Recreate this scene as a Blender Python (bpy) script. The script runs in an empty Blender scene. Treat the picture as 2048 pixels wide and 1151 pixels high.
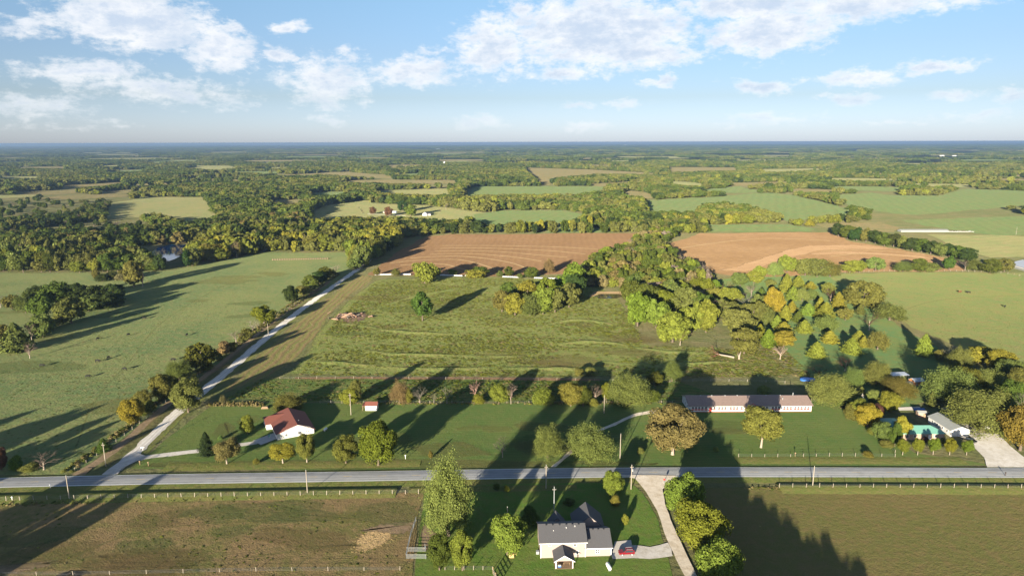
import bpy, bmesh, math, random
import numpy as np
from mathutils import Matrix, Vector

# ------------------------------------------------------------------ camera
SC = bpy.context.scene
COL = SC.collection
R = math.radians
PITCH, ROLL, CAMH, FPX = R(12.05), R(-0.14), 117.0, 2048 * 24 / 36
CM = Matrix.Rotation(math.pi / 2 - PITCH, 3, 'X') @ Matrix.Rotation(ROLL, 3, 'Z')
cam_d = bpy.data.cameras.new('camera')
cam_d.sensor_width = 36
cam_d.lens = 24
cam_d.clip_start = 0.5
cam_d.clip_end = 120000
cam = bpy.data.objects.new('camera', cam_d)
COL.objects.link(cam)
cam.matrix_world = Matrix.Translation((0, 0, CAMH)) @ CM.to_4x4()
SC.camera = cam


def pix(x, y, z=0.0):
    """photo pixel (2048 wide) -> point on the horizontal plane z"""
    d = CM @ Vector(((x - 1024) / FPX, -(y - 575.5) / FPX, -1))
    t = (z - CAMH) / d.z
    return (d.x * t, d.y * t)


CMN = np.array(CM)


def proj(X, Y, Z):
    p = np.stack([np.asarray(X, float), np.asarray(Y, float), np.asarray(Z, float) - CAMH], -1)
    c = p @ CMN
    return 1024 + FPX * c[..., 0] / -c[..., 2], 575.5 - FPX * c[..., 1] / -c[..., 2]


def ppm(Y):
    return FPX / (Y * math.cos(PITCH) + CAMH * math.sin(PITCH))


# ------------------------------------------------------------------ light
SUN_EL, SUN_AZ = R(10.0), R(20.8)          # shadows run 20.8 deg right of the view axis
sun_d = bpy.data.lights.new('sun', 'SUN')
sun_d.energy = 5.0
sun_d.angle = R(0.53)
sun_d.color = (1.0, 0.885, 0.69)
sun = bpy.data.objects.new('sun', sun_d)
COL.objects.link(sun)
sdir = Vector((math.sin(SUN_AZ) * math.cos(SUN_EL), math.cos(SUN_AZ) * math.cos(SUN_EL), -math.sin(SUN_EL)))
sun.rotation_euler = sdir.to_track_quat('-Z', 'Y').to_euler()
sun.location = (-60, -120, 200)

SC.view_settings.view_transform = 'Standard'
SC.view_settings.look = 'None'
SC.view_settings.exposure = 1.66
SC.view_settings.gamma = 1.0
SC.view_settings.use_curve_mapping = False
SC.cycles.max_bounces = 5
SC.cycles.diffuse_bounces = 2
SC.cycles.glossy_bounces = 2
SC.cycles.transmission_bounces = 2
SC.cycles.volume_bounces = 0
SC.cycles.transparent_max_bounces = 8


class NT:
    """terse node-tree builder"""

    def __init__(s, tree):
        s.t = tree

    def n(s, typ, **k):
        nd = s.t.nodes.new(typ)
        ins = k.pop('ins', {})
        for a, b in k.items():
            setattr(nd, a, b)
        for a, b in ins.items():
            if isinstance(b, bpy.types.NodeSocket):
                s.t.links.new(b, nd.inputs[a])
            else:
                nd.inputs[a].default_value = b
        return nd

    def m(s, op, a, b=None, c=None, clamp=False):
        i = {0: a}
        if b is not None:
            i[1] = b
        if c is not None:
            i[2] = c
        return s.n('ShaderNodeMath', operation=op, use_clamp=clamp, ins=i).outputs[0]

    def v(s, op, a, b=None, out=0):
        i = {0: a}
        if b is not None:
            i[1] = b
        return s.n('ShaderNodeVectorMath', operation=op, ins=i).outputs[out]

    def noise(s, vec, scale, detail=3, rough=0.55, out=0):
        return s.n('ShaderNodeTexNoise', ins={'Vector': vec, 'Scale': scale, 'Detail': detail, 'Roughness': rough}).outputs[out]

    def ss(s, val, a, b):
        return s.n('ShaderNodeMapRange', interpolation_type='SMOOTHSTEP', ins={0: val, 1: a, 2: b, 3: 0.0, 4: 1.0}).outputs[0]

    def mix(s, fac, a, b, blend='MIX'):
        nd = s.t.nodes.new('ShaderNodeMix')
        nd.data_type = 'RGBA'
        nd.blend_type = blend
        for k, val in ((0, fac), (6, a), (7, b)):
            if isinstance(val, bpy.types.NodeSocket):
                s.t.links.new(val, nd.inputs[k])
            else:
                nd.inputs[k].default_value = val if k == 0 else (*val[:3], 1)
        return nd.outputs[2]

    def link(s, a, b):
        s.t.links.new(a, b)


# ------------------------------------------------------------------ world: Nishita sky with cumulus
W = bpy.data.worlds.new('World')
SC.world = W
W.use_nodes = True
wt = NT(W.node_tree)
W.node_tree.nodes.clear()
gen = wt.n('ShaderNodeTexCoord').outputs['Generated']
sky = wt.n('ShaderNodeTexSky', sky_type='NISHITA', sun_disc=False, sun_elevation=SUN_EL, altitude=300.0,
           air_density=1.0, dust_density=0.6, ozone_density=3.0)
sky.sun_rotation = math.pi + SUN_AZ
sep = wt.n('ShaderNodeSeparateXYZ', ins={0: gen})
az = wt.m('ARCTAN2', sep.outputs[0], sep.outputs[1])
el = wt.m('ARCSINE', sep.outputs[2])
ae = wt.n('ShaderNodeCombineXYZ', ins={0: az, 1: el, 2: 0.0}).outputs[0]
stretch = wt.v('MULTIPLY', ae, (1.0, 1.9, 1.0))
wn = wt.noise(stretch, 13.0, 5, 0.6, out=1)
warp = wt.v('MULTIPLY', wt.v('SUBTRACT', wn, (0.5, 0.5, 0.5)), (0.085, 0.036, 0.0))
aew = wt.v('ADD', ae, warp)
BLOBS = [(265, 42, 165, 62, 1.1), (440, 92, 90, 50, 1), (170, 146, 130, 30, .75), (320, 180, 190, 34, .6), (60, 212, 110, 26, .6),
         (655, 165, 110, 58, .9), (830, 140, 110, 40, .9), (60, 48, 80, 26, .6), (560, 106, 36, 20, .9), (580, 50, 36, 16, .8),
         (460, 48, 30, 15, .7), (985, 95, 95, 75, .95), (1190, 60, 250, 88, 1.1), (1290, 108, 150, 40, .9), (1120, 145, 130, 20, .7),
         (1540, 62, 130, 56, 1.1), (1500, 10, 170, 34, 1.1), (1720, 12, 240, 36, .9), (1320, 166, 40, 13, .9), (1530, 168, 75, 20, .85),
         (1720, 153, 78, 22, .95), (1872, 133, 74, 18, .95), (965, 245, 64, 17, .6), (1250, 207, 60, 13, .7), (1900, 185, 52, 12, .7),
         (1700, 196, 55, 15, .7), (1170, 254, 70, 13, .6), (1540, 240, 120, 17, .5), (655, 236, 40, 14, .75), (2030, 190, 44, 16, .7),
         (1150, 215, 62, 12, .5), (1800, 245, 70, 11, .5), (1950, 230, 70, 14, .5), (700, 110, 40, 16, .5), (870, 100, 44, 14, .5),
         (1040, 22, 50, 26, .7), (150, 250, 120, 11, .3), (470, 205, 70, 18, .4)]
acc = None
for (bx, by, bw, bh, bs) in BLOBS:
    d = (CM @ Vector(((bx - 1024) / FPX, -(by - 575.5) / FPX, -1))).normalized()
    a0, e0 = math.atan2(d.x, d.y), math.asin(d.z)
    q = wt.v('MULTIPLY', wt.v('SUBTRACT', aew, (a0, e0, 0)), (FPX / bw, FPX / bh, 0))
    val = wt.m('MULTIPLY_ADD', wt.v('LENGTH', q, out=1), -bs, bs)
    acc = val if acc is None else wt.m('MAXIMUM', acc, val)
# the same cumulus go on over the rest of the sky
plane = wt.v('DIVIDE', gen, wt.n('ShaderNodeCombineXYZ', ins={i: wt.m('MAXIMUM', sep.outputs[2], 0.03) for i in range(3)}).outputs[0])
gcl = wt.m('MULTIPLY', wt.m('SUBTRACT', wt.noise(plane, 0.55, 6, 0.55), 0.53), 5.0)
outside = wt.m('MAXIMUM', wt.ss(wt.m('ABSOLUTE', az), 0.66, 0.80), wt.ss(el, 0.215, 0.27))
gcl = wt.m('SUBTRACT', wt.m('MULTIPLY', wt.m('ADD', gcl, 1.0), outside), 1.0)
acc = wt.m('MAXIMUM', acc, gcl)
fine = wt.noise(stretch, 42.0, 8, 0.66)
dens = wt.m('ADD', acc, wt.m('MULTIPLY', wt.m('SUBTRACT', fine, 0.515), 1.6))
alpha = wt.ss(dens, 0.02, 0.62)
lit = wt.noise(wt.v('ADD', stretch, (0.012, -0.016, 0)), 20.0, 5, 0.6)
shade = wt.ss(wt.m('ADD', wt.m('MULTIPLY', dens, 0.55), lit), 0.55, 1.15)
ccol = wt.mix(shade, (1.0, 1.0, 1.0), (0.60, 0.70, 0.84))
hz = wt.ss(el, 0.0, 0.11)
alpha = wt.m('MULTIPLY', alpha, wt.m('MULTIPLY_ADD', hz, 0.5, 0.42))
SKY_STR, CLOUD = 0.057, 5.9
tr_ = wt.n('ShaderNodeValToRGB', ins={0: wt.m('MULTIPLY', el, 2.0)})
te = tr_.color_ramp.elements
te[0].color = (.97, 1.10, 1.85, 1)
te[1].position, te[1].color = 1.0, (.98, 1.0, 1.05, 1)
for p_, c_ in ((.12, (.85, .80, 1.0, 1)), (.24, (.94, .85, .95, 1)), (.42, (1.10, 1.03, 1.0, 1))):
    te.new(p_).color = c_
skyc = wt.mix(1.0, sky.outputs[0], tr_.outputs[0], 'MULTIPLY')
cbr = wt.mix(1.0, ccol, (CLOUD, CLOUD, CLOUD * 1.01), 'MULTIPLY')
tot = wt.mix(alpha, skyc, cbr)
bg = wt.n('ShaderNodeBackground', ins={'Color': tot, 'Strength': SKY_STR})
wo = wt.n('ShaderNodeOutputWorld', ins={'Surface': bg.outputs[0]})


# ------------------------------------------------------------------ materials
def new_mat(name):
    m = bpy.data.materials.new(name)
    m.use_nodes = True
    m.node_tree.nodes.clear()
    t = NT(m.node_tree)
    out = t.n('ShaderNodeOutputMaterial')
    return m, t, out


def plain(name, c, rough=0.7, var=0.15, scale=2.0, metal=0.0, bump=0.0, spec=0.3):
    m, t, o = new_mat(name)
    pos = t.n('ShaderNodeTexCoord').outputs['Object']
    nz = t.noise(pos, scale, 5, 0.65)
    f = t.m('MULTIPLY_ADD', nz, 2 * var, 1 - var)
    col = t.mix(1.0, c, t.n('ShaderNodeCombineXYZ', ins={0: f, 1: f, 2: f}).outputs[0], 'MULTIPLY')
    b = t.n('ShaderNodeBsdfPrincipled', ins={'Base Color': col, 'Roughness': rough, 'Metallic': metal, 'Specular IOR Level': spec})
    if bump:
        bp = t.n('ShaderNodeBump', ins={'Height': nz, 'Strength': 0.8, 'Distance': bump})
        t.link(bp.outputs[0], b.inputs['Normal'])
    t.link(b.outputs[0], o.inputs[0])
    return m


HARD = {'f_tan', 'f_pale', 'f_green', 'base', 'plow', 'plow2', 'sand', 'terrace', 'asphalt', 'asphalt_worn', 'gravel', 'gravel_white', 'gravel_tan', 'concrete', 'dirt', 'dirt_soft', 'burnt', 'straw_litter'}
SOFT = {'straw_litter', 'grass_patch', 'lawn_dry', 'dirt_soft', 'sand', 'burnt', 'hayrow', 'weedy', 'lawn_pale'}


def ground_mat(name, c1, c2, c3, patch=45.0, mid=6.0, fine=0.8, bump=0.25, var=0.45, rows=None, midamt=0.6, rowamt=0.5, rowcol=None):
    m, t, o = new_mat(name)
    kr, kg, kb = (1.15, 1.15, 1.15) if name in HARD else (1.52, 1.46, 1.30)
    c1, c2, c3 = [(c[0] * kr, c[1] * kg, c[2] * kb) for c in (c1, c2, c3)]
    pos = t.n('ShaderNodeNewGeometry').outputs['Position']
    n1 = t.ss(t.noise(pos, 1 / patch, 4, 0.6), 0.36, 0.64)
    n2 = t.ss(t.noise(pos, 1 / mid, 4, 0.65), 0.42, 0.68)
    n3 = t.noise(pos, 1 / fine, 4, 0.7)
    col = t.mix(n1, c1, c2)
    col = t.mix(t.m('MULTIPLY', n2, midamt), col, c3)
    f = t.m('MULTIPLY_ADD', n3, 2 * var, 1 - var)
    h = t.m('ADD', t.m('MULTIPLY', n3, bump), t.m('MULTIPLY', t.noise(pos, 1 / (fine * 4), 2), bump * 1.2))
    if rows:
        ang, per = rows
        rot = t.n('ShaderNodeVectorRotate', rotation_type='Z_AXIS', ins={'Vector': pos, 'Angle': -ang}).outputs[0]
        rot = t.v('ADD', rot, t.v('MULTIPLY', t.noise(pos, 0.05, 2, out=1), (0.0, per * 1.5, 0.0)))
        wv = t.n('ShaderNodeTexWave', bands_direction='Y', ins={'Vector': rot, 'Scale': 0.314 / per, 'Distortion': 0.0}).outputs[1]
        wv = t.m('MULTIPLY', wv, t.m('MULTIPLY_ADD', t.noise(pos, 0.12, 3), 1.2, 0.3))
        if rowcol:
            col = t.mix(t.m('MULTIPLY', wv, rowamt, clamp=True), col, rowcol)
        else:
            f = t.m('MULTIPLY', f, t.m('MULTIPLY_ADD', wv, rowamt, 1 - rowamt * 0.5))
        h = t.m('ADD', h, t.m('MULTIPLY', wv, bump * rowamt * 0.4))
    col = t.mix(1.0, col, t.n('ShaderNodeCombineXYZ', ins={0: f, 1: f, 2: f}).outputs[0], 'MULTIPLY')
    bp = t.n('ShaderNodeBump', ins={'Height': h, 'Strength': 1.0, 'Distance': 1.0})
    b = t.n('ShaderNodeBsdfDiffuse', ins={'Color': col, 'Roughness': 0.6, 'Normal': bp.outputs[0]})
    if name in SOFT:     # patches that thin out raggedly toward their edge
        ed = t.n('ShaderNodeAttribute', attribute_name='edge').outputs['Fac']
        al = t.ss(t.m('ADD', ed, t.m('MULTIPLY', t.m('SUBTRACT', t.noise(pos, 1 / (fine * 2.5), 5, .7), .5), 1.3)), .32, .62)
        if name in ('grass_patch', 'lawn_pale', 'lawn_dry'):
            al = t.m('MULTIPLY_ADD', al, .28, .72)
        mx = t.n('ShaderNodeMixShader', ins={0: al, 1: b.outputs[0], 2: t.n('ShaderNodeBsdfTransparent').outputs[0]})
        t.link(mx.outputs[0], o.inputs[0])
    else:
        t.link(b.outputs[0], o.inputs[0])
    return m


def leaf_mat(name, inst):
    m, t, o = new_mat(name)
    if inst:
        tint = t.n('ShaderNodeAttribute', attribute_type='INSTANCER', attribute_name='tint').outputs['Color']
    else:
        tint = t.n('ShaderNodeObjectInfo').outputs['Color']
    rnd = t.n('ShaderNodeNewGeometry').outputs['Random Per Island']
    obr = t.n('ShaderNodeObjectInfo').outputs['Random']
    pos = t.n('ShaderNodeTexCoord').outputs['Object']
    cl = t.noise(pos, 5.0, 2)
    f = t.m('MULTIPLY', t.m('MULTIPLY_ADD', rnd, 0.8, 0.6), t.m('MULTIPLY_ADD', cl, 0.9, 0.55))
    col = t.mix(1.0, tint, t.n('ShaderNodeCombineXYZ', ins={0: f, 1: f, 2: f}).outputs[0], 'MULTIPLY')
    hs = t.n('ShaderNodeHueSaturation', ins={'Hue': t.m('MULTIPLY_ADD', t.m('ADD', t.m('MULTIPLY', obr, 0.4), t.m('MULTIPLY', cl, 0.6)), -0.03, 0.525), 'Saturation': 1.0, 'Value': 1.0, 'Color': col}).outputs[0]
    d = t.n('ShaderNodeBsdfDiffuse', ins={'Color': hs, 'Roughness': 0.5})
    tr = t.n('ShaderNodeBsdfTranslucent', ins={'Color': hs})
    mx = t.n('ShaderNodeMixShader', ins={0: 0.28, 1: d.outputs[0], 2: tr.outputs[0]})
    t.link(mx.outputs[0], o.inputs[0])
    return m


def g3(h):  # sRGB hex -> linear
    v = [int(h[i:i + 2], 16) / 255 for i in (0, 2, 4)]
    return tuple(x / 12.92 if x <= .04045 else ((x + .055) / 1.055) ** 2.4 for x in v)


M = {}
M['leaf'] = leaf_mat('leaf', False)
M['leaf_mass'] = leaf_mat('leaf_mass', True)
M['bark'] = plain('bark', (.13, .10, .075), .9, .3, 3, bump=.05)
M['bark_pale'] = plain('bark_pale', (.30, .25, .20), .9, .25, 3)
M['asphalt'] = ground_mat('asphalt', (.215, .22, .225), (.245, .25, .255), (.19, .195, .20), 30, 3, .35, .012, .14, midamt=.5)
M['asphalt_worn'] = ground_mat('asphalt_worn', (.18, .185, .19), (.205, .21, .215), (.155, .16, .165), 18, 3, .35, .012, .16, midamt=.7)
M['gravel'] = ground_mat('gravel', (.37, .35, .32), (.43, .41, .38), (.30, .27, .22), 14, 2.2, .4, .04, .22)
M['gravel_white'] = ground_mat('gravel_white', (.46, .445, .42), (.50, .48, .45), (.38, .35, .31), 9, 2, .4, .03, .2)
M['gravel_tan'] = ground_mat('gravel_tan', (.44, .39, .32), (.48, .43, .36), (.34, .28, .20), 10, 2.2, .4, .05, .25)
M['dirt'] = ground_mat('dirt', (.18, .13, .085), (.21, .155, .10), (.12, .10, .05), 9, 1.6, .4, .08, .3)
M['dirt_soft'] = ground_mat('dirt_soft', (.18, .13, .085), (.21, .155, .10), (.12, .10, .05), 9, 1.6, .4, .08, .3)
M['lawn_pale'] = ground_mat('lawn_pale', (.115, .115, .045), (.10, .11, .04), (.12, .11, .05), 9, 1.6, .4, .08, .3)
M['grass_patch'] = ground_mat('grass_patch', (.062, .092, .036), (.072, .096, .036), (.09, .10, .042), 9, 1.6, .5, .14, .35)
M['straw_litter'] = ground_mat('straw_litter', (.40, .28, .14), (.34, .24, .12), (.24, .17, .09), 6, 1.2, .5, .2, .45)
M['concrete'] = ground_mat('concrete', (.38, .36, .33), (.42, .40, .37), (.32, .30, .27), 8, 2, .3, .01, .12)
M['paint_white'] = plain('paint_white', (.72, .72, .70), .6, .2, 1.2)
M['paint_yellow'] = plain('paint_yellow', (.55, .38, .08), .6, .2, 1.2)
M['base'] = ground_mat('base', (.115, .110, .048), (.085, .10, .040), (.15, .125, .07), 120, 18, 2.2, .45, .4)
M['pasture'] = ground_mat('pasture', (.098, .120, .052), (.070, .102, .046), (.120, .116, .060), 48, 4, .9, .24, .48, midamt=.7)
M['pasture_r'] = ground_mat('pasture_r', (.105, .122, .048), (.085, .115, .045), (.125, .108, .052), 60, 7, .9, .24, .46, midamt=.7)
M['lawn'] = ground_mat('lawn', (.050, .083, .027), (.065, .090, .030), (.080, .085, .036), 25, 3.5, .5, .10, .28, rows=(0.02, 2.2), rowamt=.10, midamt=.4)
M['lawn_rich'] = ground_mat('lawn_rich', (.055, .100, .022), (.07, .105, .026), (.085, .095, .035), 14, 3, .5, .10, .28)
M['lawn_dry'] = ground_mat('lawn_dry', (.105, .085, .042), (.078, .085, .034), (.12, .085, .048), 20, 3, .5, .10, .28)
M['verge'] = ground_mat('verge', (.070, .090, .028), (.085, .092, .032), (.11, .092, .045), 12, 2, .4, .14, .35)
M['paddock'] = ground_mat('paddock', (.120, .090, .050), (.085, .085, .034), (.145, .105, .060), 17, 2.6, .5, .16, .42, midamt=.7)
M['field_r'] = ground_mat('field_r', (.098, .086, .038), (.082, .085, .032), (.115, .086, .046), 40, 3.2, .45, .14, .36, midamt=.6)
M['weedy'] = ground_mat('weedy', (.105, .125, .042), (.088, .115, .038), (.135, .115, .055), 22, 4, .9, .4, .45)
M['crop'] = ground_mat('crop', (.060, .088, .028), (.052, .080, .026), (.105, .085, .040), 26, 5, .8, .3, .45, rows=(.10, 2.0), rowamt=.7)
M['hayrow'] = ground_mat('hayrow', (.100, .100, .040), (.085, .098, .036), (.125, .105, .05), 25, 4, .7, .2, .4, rows=(1.585, 4.2), rowamt=.95, rowcol=(.17, .125, .065))
M['cedar_lawn'] = ground_mat('cedar_lawn', (.062, .108, .046), (.078, .108, .042), (.095, .10, .04), 20, 5, .7, .2, .32)
M['plow'] = ground_mat('plow', (.150, .092, .048), (.168, .104, .055), (.128, .078, .042), 90, 8, 1.5, .28, .3, rows=(1.50, 7.0), rowamt=.10)
M['plow2'] = ground_mat('plow2', (.185, .116, .058), (.215, .138, .072), (.158, .098, .050), 70, 8, 1.5, .28, .3, rows=(.5, 6.0), rowamt=.2)
M['sand'] = ground_mat('sand', (.27, .18, .10), (.245, .16, .088), (.21, .13, .07), 30, 5, 1.2, .25, .3)
M['terrace'] = ground_mat('terrace', (.25, .18, .10), (.22, .155, .085), (.20, .15, .075), 30, 5, 1.0, .12, .3)
M['f_green'] = ground_mat('f_green', (.092, .138, .052), (.105, .138, .052), (.13, .13, .058), 60, 11, 2.2, .5, .34, midamt=.9, rows=(1.2, 16.0), rowamt=.10)
M['f_pale'] = ground_mat('f_pale', (.175, .175, .075), (.145, .165, .068), (.20, .17, .085), 60, 11, 2.2, .5, .34, midamt=.9, rows=(.4, 16.0), rowamt=.10)
M['f_tan'] = ground_mat('f_tan', (.165, .13, .065), (.14, .125, .058), (.11, .11, .05), 60, 11, 2.2, .5, .34, midamt=.9, rows=(2.0, 16.0), rowamt=.10)
M['burnt'] = ground_mat('burnt', (.13, .085, .065), (.17, .115, .085), (.085, .055, .045), 5, 1.2, .5, .15, .4)
M['white_wall'] = plain('white_wall', (.58, .57, .55), .6, .07, .8)
M['beige_wall'] = plain('beige_wall', (.30, .245, .225), .7, .06, .8)
M['trim'] = plain('trim', (.80, .79, .77), .5, .05)
M['shingle'] = plain('shingle', (.085, .084, .090), .85, .28, 3.5, bump=.03)
M['shingle_red'] = plain('shingle_red', (.175, .062, .045), .85, .2, 3.0, bump=.03)
M['shingle_brown'] = plain('shingle_brown', (.24, .175, .15), .85, .22, 1.0, bump=.03)
M['roof_green'] = plain('roof_green', (.15, .34, .27), .5, .10, 1.0)
M['roof_grey'] = plain('roof_grey', (.30, .31, .29), .7, .14, .8)
M['tin'] = plain('tin', (.52, .55, .58), .45, .12, .25, metal=.2)
M['glass'] = plain('glass', (.03, .04, .05), .12, .1, 2, spec=.6)
M['red'] = plain('red', (.42, .045, .03), .5, .1)
M['wood'] = plain('wood', (.26, .18, .11), .85, .3, 4)
M['wood_grey'] = plain('wood_grey', (.30, .26, .21), .85, .25, 3)
M['steel'] = plain('steel', (.32, .34, .35), .5, .1, metal=.3)
M['vent'] = plain('vent', (.03, .03, .035), .6)
M['tyre'] = plain('tyre', (.02, .02, .02), .8)
M['car_red'] = plain('car_red', (.17, .008, .014), .25, .05, spec=.5)
M['car_black'] = plain('car_black', (.012, .013, .015), .2, .05, spec=.5)
M['car_white'] = plain('car_white', (.70, .71, .72), .3, .05, spec=.5)
M['car_grey'] = plain('car_grey', (.16, .18, .20), .3, .05, spec=.5)
M['blue'] = plain('blue', (.03, .13, .42), .45, .12)
M['cowhide'] = plain('cowhide', (.012, .011, .010), .7, .2)
M['cowhide_brown'] = plain('cowhide_brown', (.16, .055, .025), .7, .2)
M['straw'] = plain('straw', (.42, .29, .13), .9, .35, 2)
M['hay'] = plain('hay', (.24, .17, .11), .9, .3, 3, bump=.04)
M['wrap'] = plain('wrap', (.5, .51, .52), .35, .07, 1.5)
M['char'] = plain('char', (.05, .035, .03), .9, .4, 2)
M['deadwood'] = plain('deadwood', (.30, .19, .13), .9, .35, 2)
M['brick'] = plain('brick', (.36, .25, .19), .85, .2, 2)
M['insulator'] = plain('insulator', (.5, .5, .48), .4)

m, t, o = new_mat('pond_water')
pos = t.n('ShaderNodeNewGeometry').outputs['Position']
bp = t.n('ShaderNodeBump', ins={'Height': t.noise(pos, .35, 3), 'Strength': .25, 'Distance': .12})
b = t.n('ShaderNodeBsdfPrincipled', ins={'Base Color': (.02, .10, .22, 1), 'Roughness': .05, 'IOR': 1.33, 'Specular IOR Level': .9, 'Normal': bp.outputs[0]})  # blue base colour paints in the reflection of the upper sky
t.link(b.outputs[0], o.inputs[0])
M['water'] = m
M['water_murky'] = plain('water_murky', (.035, .035, .022), .12, .2, .2, spec=.6)

# far ground: a patchwork of woods and fields too far off to tell apart
m, t, o = new_mat('far_land')
pos = t.n('ShaderNodeNewGeometry').outputs['Position']
vor = t.n('ShaderNodeTexVoronoi', ins={'Vector': t.v('ADD', t.v('MULTIPLY', pos, (1, .45, 1)), t.v('MULTIPLY', t.noise(pos, .0015, 3, out=1), (500, 300, 0))), 'Scale': .0016})
cr = t.n('ShaderNodeValToRGB', ins={0: t.n('ShaderNodeSeparateColor', ins={0: vor.outputs['Color']}).outputs[0]})
cr.color_ramp.interpolation = 'CONSTANT'
el_ = cr.color_ramp.elements
el_[0].color = (.034, .046, .022, 1)
el_[1].position = .62
el_[1].color = (.10, .115, .05, 1)
for p_, c_ in ((.35, (.042, .052, .024, 1)), (.76, (.155, .125, .07, 1)), (.86, (.09, .13, .05, 1)), (.93, (.04, .05, .024, 1))):
    e_ = el_.new(p_)
    e_.color = c_
nz = t.noise(pos, .012, 5, .7)
f = t.m('MULTIPLY_ADD', nz, .9, .55)
colr = t.mix(1.0, cr.outputs[0], t.n('ShaderNodeCombineXYZ', ins={0: f, 1: f, 2: f}).outputs[0], 'MULTIPLY')
bp = t.n('ShaderNodeBump', ins={'Height': t.noise(pos, .03, 3), 'Strength': 1.0, 'Distance': 9.0})
b = t.n('ShaderNodeBsdfDiffuse', ins={'Color': colr, 'Normal': bp.outputs[0]})
t.link(b.outputs[0], o.inputs[0])
M['far'] = m


# ------------------------------------------------------------------ mesh helpers
class MB:
    def __init__(s):
        s.v, s.f = [], []

    def poly(s, pts, faces):
        k = len(s.v)
        s.v += [tuple(p) for p in pts]
        s.f += [tuple(i + k for i in f) for f in faces]
        return s

    def box(s, a, b, mat=None):
        (x0, y0, z0), (x1, y1, z1) = a, b
        p = [(x0, y0, z0), (x1, y0, z0), (x1, y1, z0), (x0, y1, z0), (x0, y0, z1), (x1, y0, z1), (x1, y1, z1), (x0, y1, z1)]
        if mat is not None:
            p = [tuple(mat @ Vector(q)) for q in p]
        return s.poly(p, [(3, 2, 1, 0), (4, 5, 6, 7), (0, 1, 5, 4), (1, 2, 6, 5), (2, 3, 7, 6), (3, 0, 4, 7)])

    def prism(s, prof, axis, a, b):
        """closed profile (u,w) extruded from a to b along axis 0 (x) or 1 (y)"""
        n = len(prof)
        mk = (lambda u, w, t: (t, u, w)) if axis == 0 else (lambda u, w, t: (u, t, w))
        pts = [mk(u, w, a) for u, w in prof] + [mk(u, w, b) for u, w in prof]
        fs = [tuple(range(n))[::-1], tuple(range(n, 2 * n))] + [(i, (i + 1) % n, n + (i + 1) % n, n + i) for i in range(n)]
        return s.poly(pts, fs)

    def tube(s, pts, rad, k=6, cap=True):
        base = len(s.v)
        n = len(pts)
        for i, p in enumerate(pts):
            p = Vector(p)
            d = (Vector(pts[min(i + 1, n - 1)]) - Vector(pts[max(i - 1, 0)]))
            d = d.normalized() if d.length > 1e-9 else Vector((0, 0, 1))
            u = d.cross(Vector((0, 0, 1)) if abs(d.z) < .9 else Vector((1, 0, 0))).normalized()
            w = d.cross(u)
            r = rad[i] if isinstance(rad, (list, tuple)) else rad
            for j in range(k):
                a = 2 * math.pi * j / k
                s.v.append(tuple(p + (u * math.cos(a) + w * math.sin(a)) * r))
        for i in range(n - 1):
            for j in range(k):
                a, b = base + i * k + j, base + i * k + (j + 1) % k
                s.f.append((a, b, b + k, a + k))
        if cap:
            s.f.append(tuple(base + j for j in range(k))[::-1])
            s.f.append(tuple(base + (n - 1) * k + j for j in range(k)))
        return s

    def mesh(s, name, mat=None, smooth=False):
        me = bpy.data.meshes.new(name)
        me.from_pydata(s.v, [], s.f)
        bm = bmesh.new()
        bm.from_mesh(me)
        bmesh.ops.recalc_face_normals(bm, faces=bm.faces)
        bm.to_mesh(me)
        bm.free()
        if smooth:
            me.polygons.foreach_set('use_smooth', [True] * len(me.polygons))
        if mat:
            me.materials.append(mat)
        return me

    def build(s, name, mat, parent=None, smooth=False, loc=None, rz=0.0):
        return link(name, s.mesh(name, mat, smooth), parent, loc, rz)


def link(name, data, parent=None, loc=None, rz=0.0, scale=None):
    ob = bpy.data.objects.new(name, data)
    COL.objects.link(ob)
    if parent:
        ob.parent = parent
    if loc is not None:
        ob.location = loc
    if rz:
        ob.rotation_euler = (0, 0, rz)
    if scale is not None:
        ob.scale = scale
    return ob


def tag(ob, label, cat=None, group=None, kind=None):
    if label:
        ob['label'] = label
    if cat:
        ob['category'] = cat
    if group:
        ob['group'] = group
    if kind:
        ob['kind'] = kind
    return ob


def thing(name, label, cat, loc, rz=0.0, group=None):
    return tag(link(name, None, None, loc, rz), label, cat, group)


def copy_tree(o, parent=None):
    c = o.copy()
    COL.objects.link(c)
    if parent:
        c.parent = parent
    for ch in list(o.children):
        copy_tree(ch, c)
    return c


def quads_mesh(name, V, mat):
    """V: (n,4,3) array -> mesh of separate quads"""
    n = len(V)
    me = bpy.data.meshes.new(name)
    me.vertices.add(n * 4)
    me.vertices.foreach_set('co', np.ascontiguousarray(V, dtype=np.float32).ravel())
    me.loops.add(n * 4)
    me.loops.foreach_set('vertex_index', np.arange(n * 4, dtype=np.int32))
    me.polygons.add(n)
    me.polygons.foreach_set('loop_start', np.arange(0, n * 4, 4, dtype=np.int32))
    me.update(calc_edges=True)
    me.materials.append(mat)
    return me


def spline(pts, step):
    """Catmull-Rom through 2-D points, resampled about every `step` metres"""
    P = [np.array(p, float) for p in pts]
    P = [2 * P[0] - P[1]] + P + [2 * P[-1] - P[-2]]
    out = []
    for i in range(1, len(P) - 2):
        n = max(2, int(np.linalg.norm(P[i + 1] - P[i]) / step))
        for k in range(n):
            t = k / n
            out.append(.5 * (2 * P[i] + (P[i + 1] - P[i - 1]) * t + (2 * P[i - 1] - 5 * P[i] + 4 * P[i + 1] - P[i + 2]) * t * t
                             + (3 * P[i] - P[i - 1] - 3 * P[i + 1] + P[i + 2]) * t ** 3))
    out.append(P[-2])
    return np.array(out)


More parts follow.
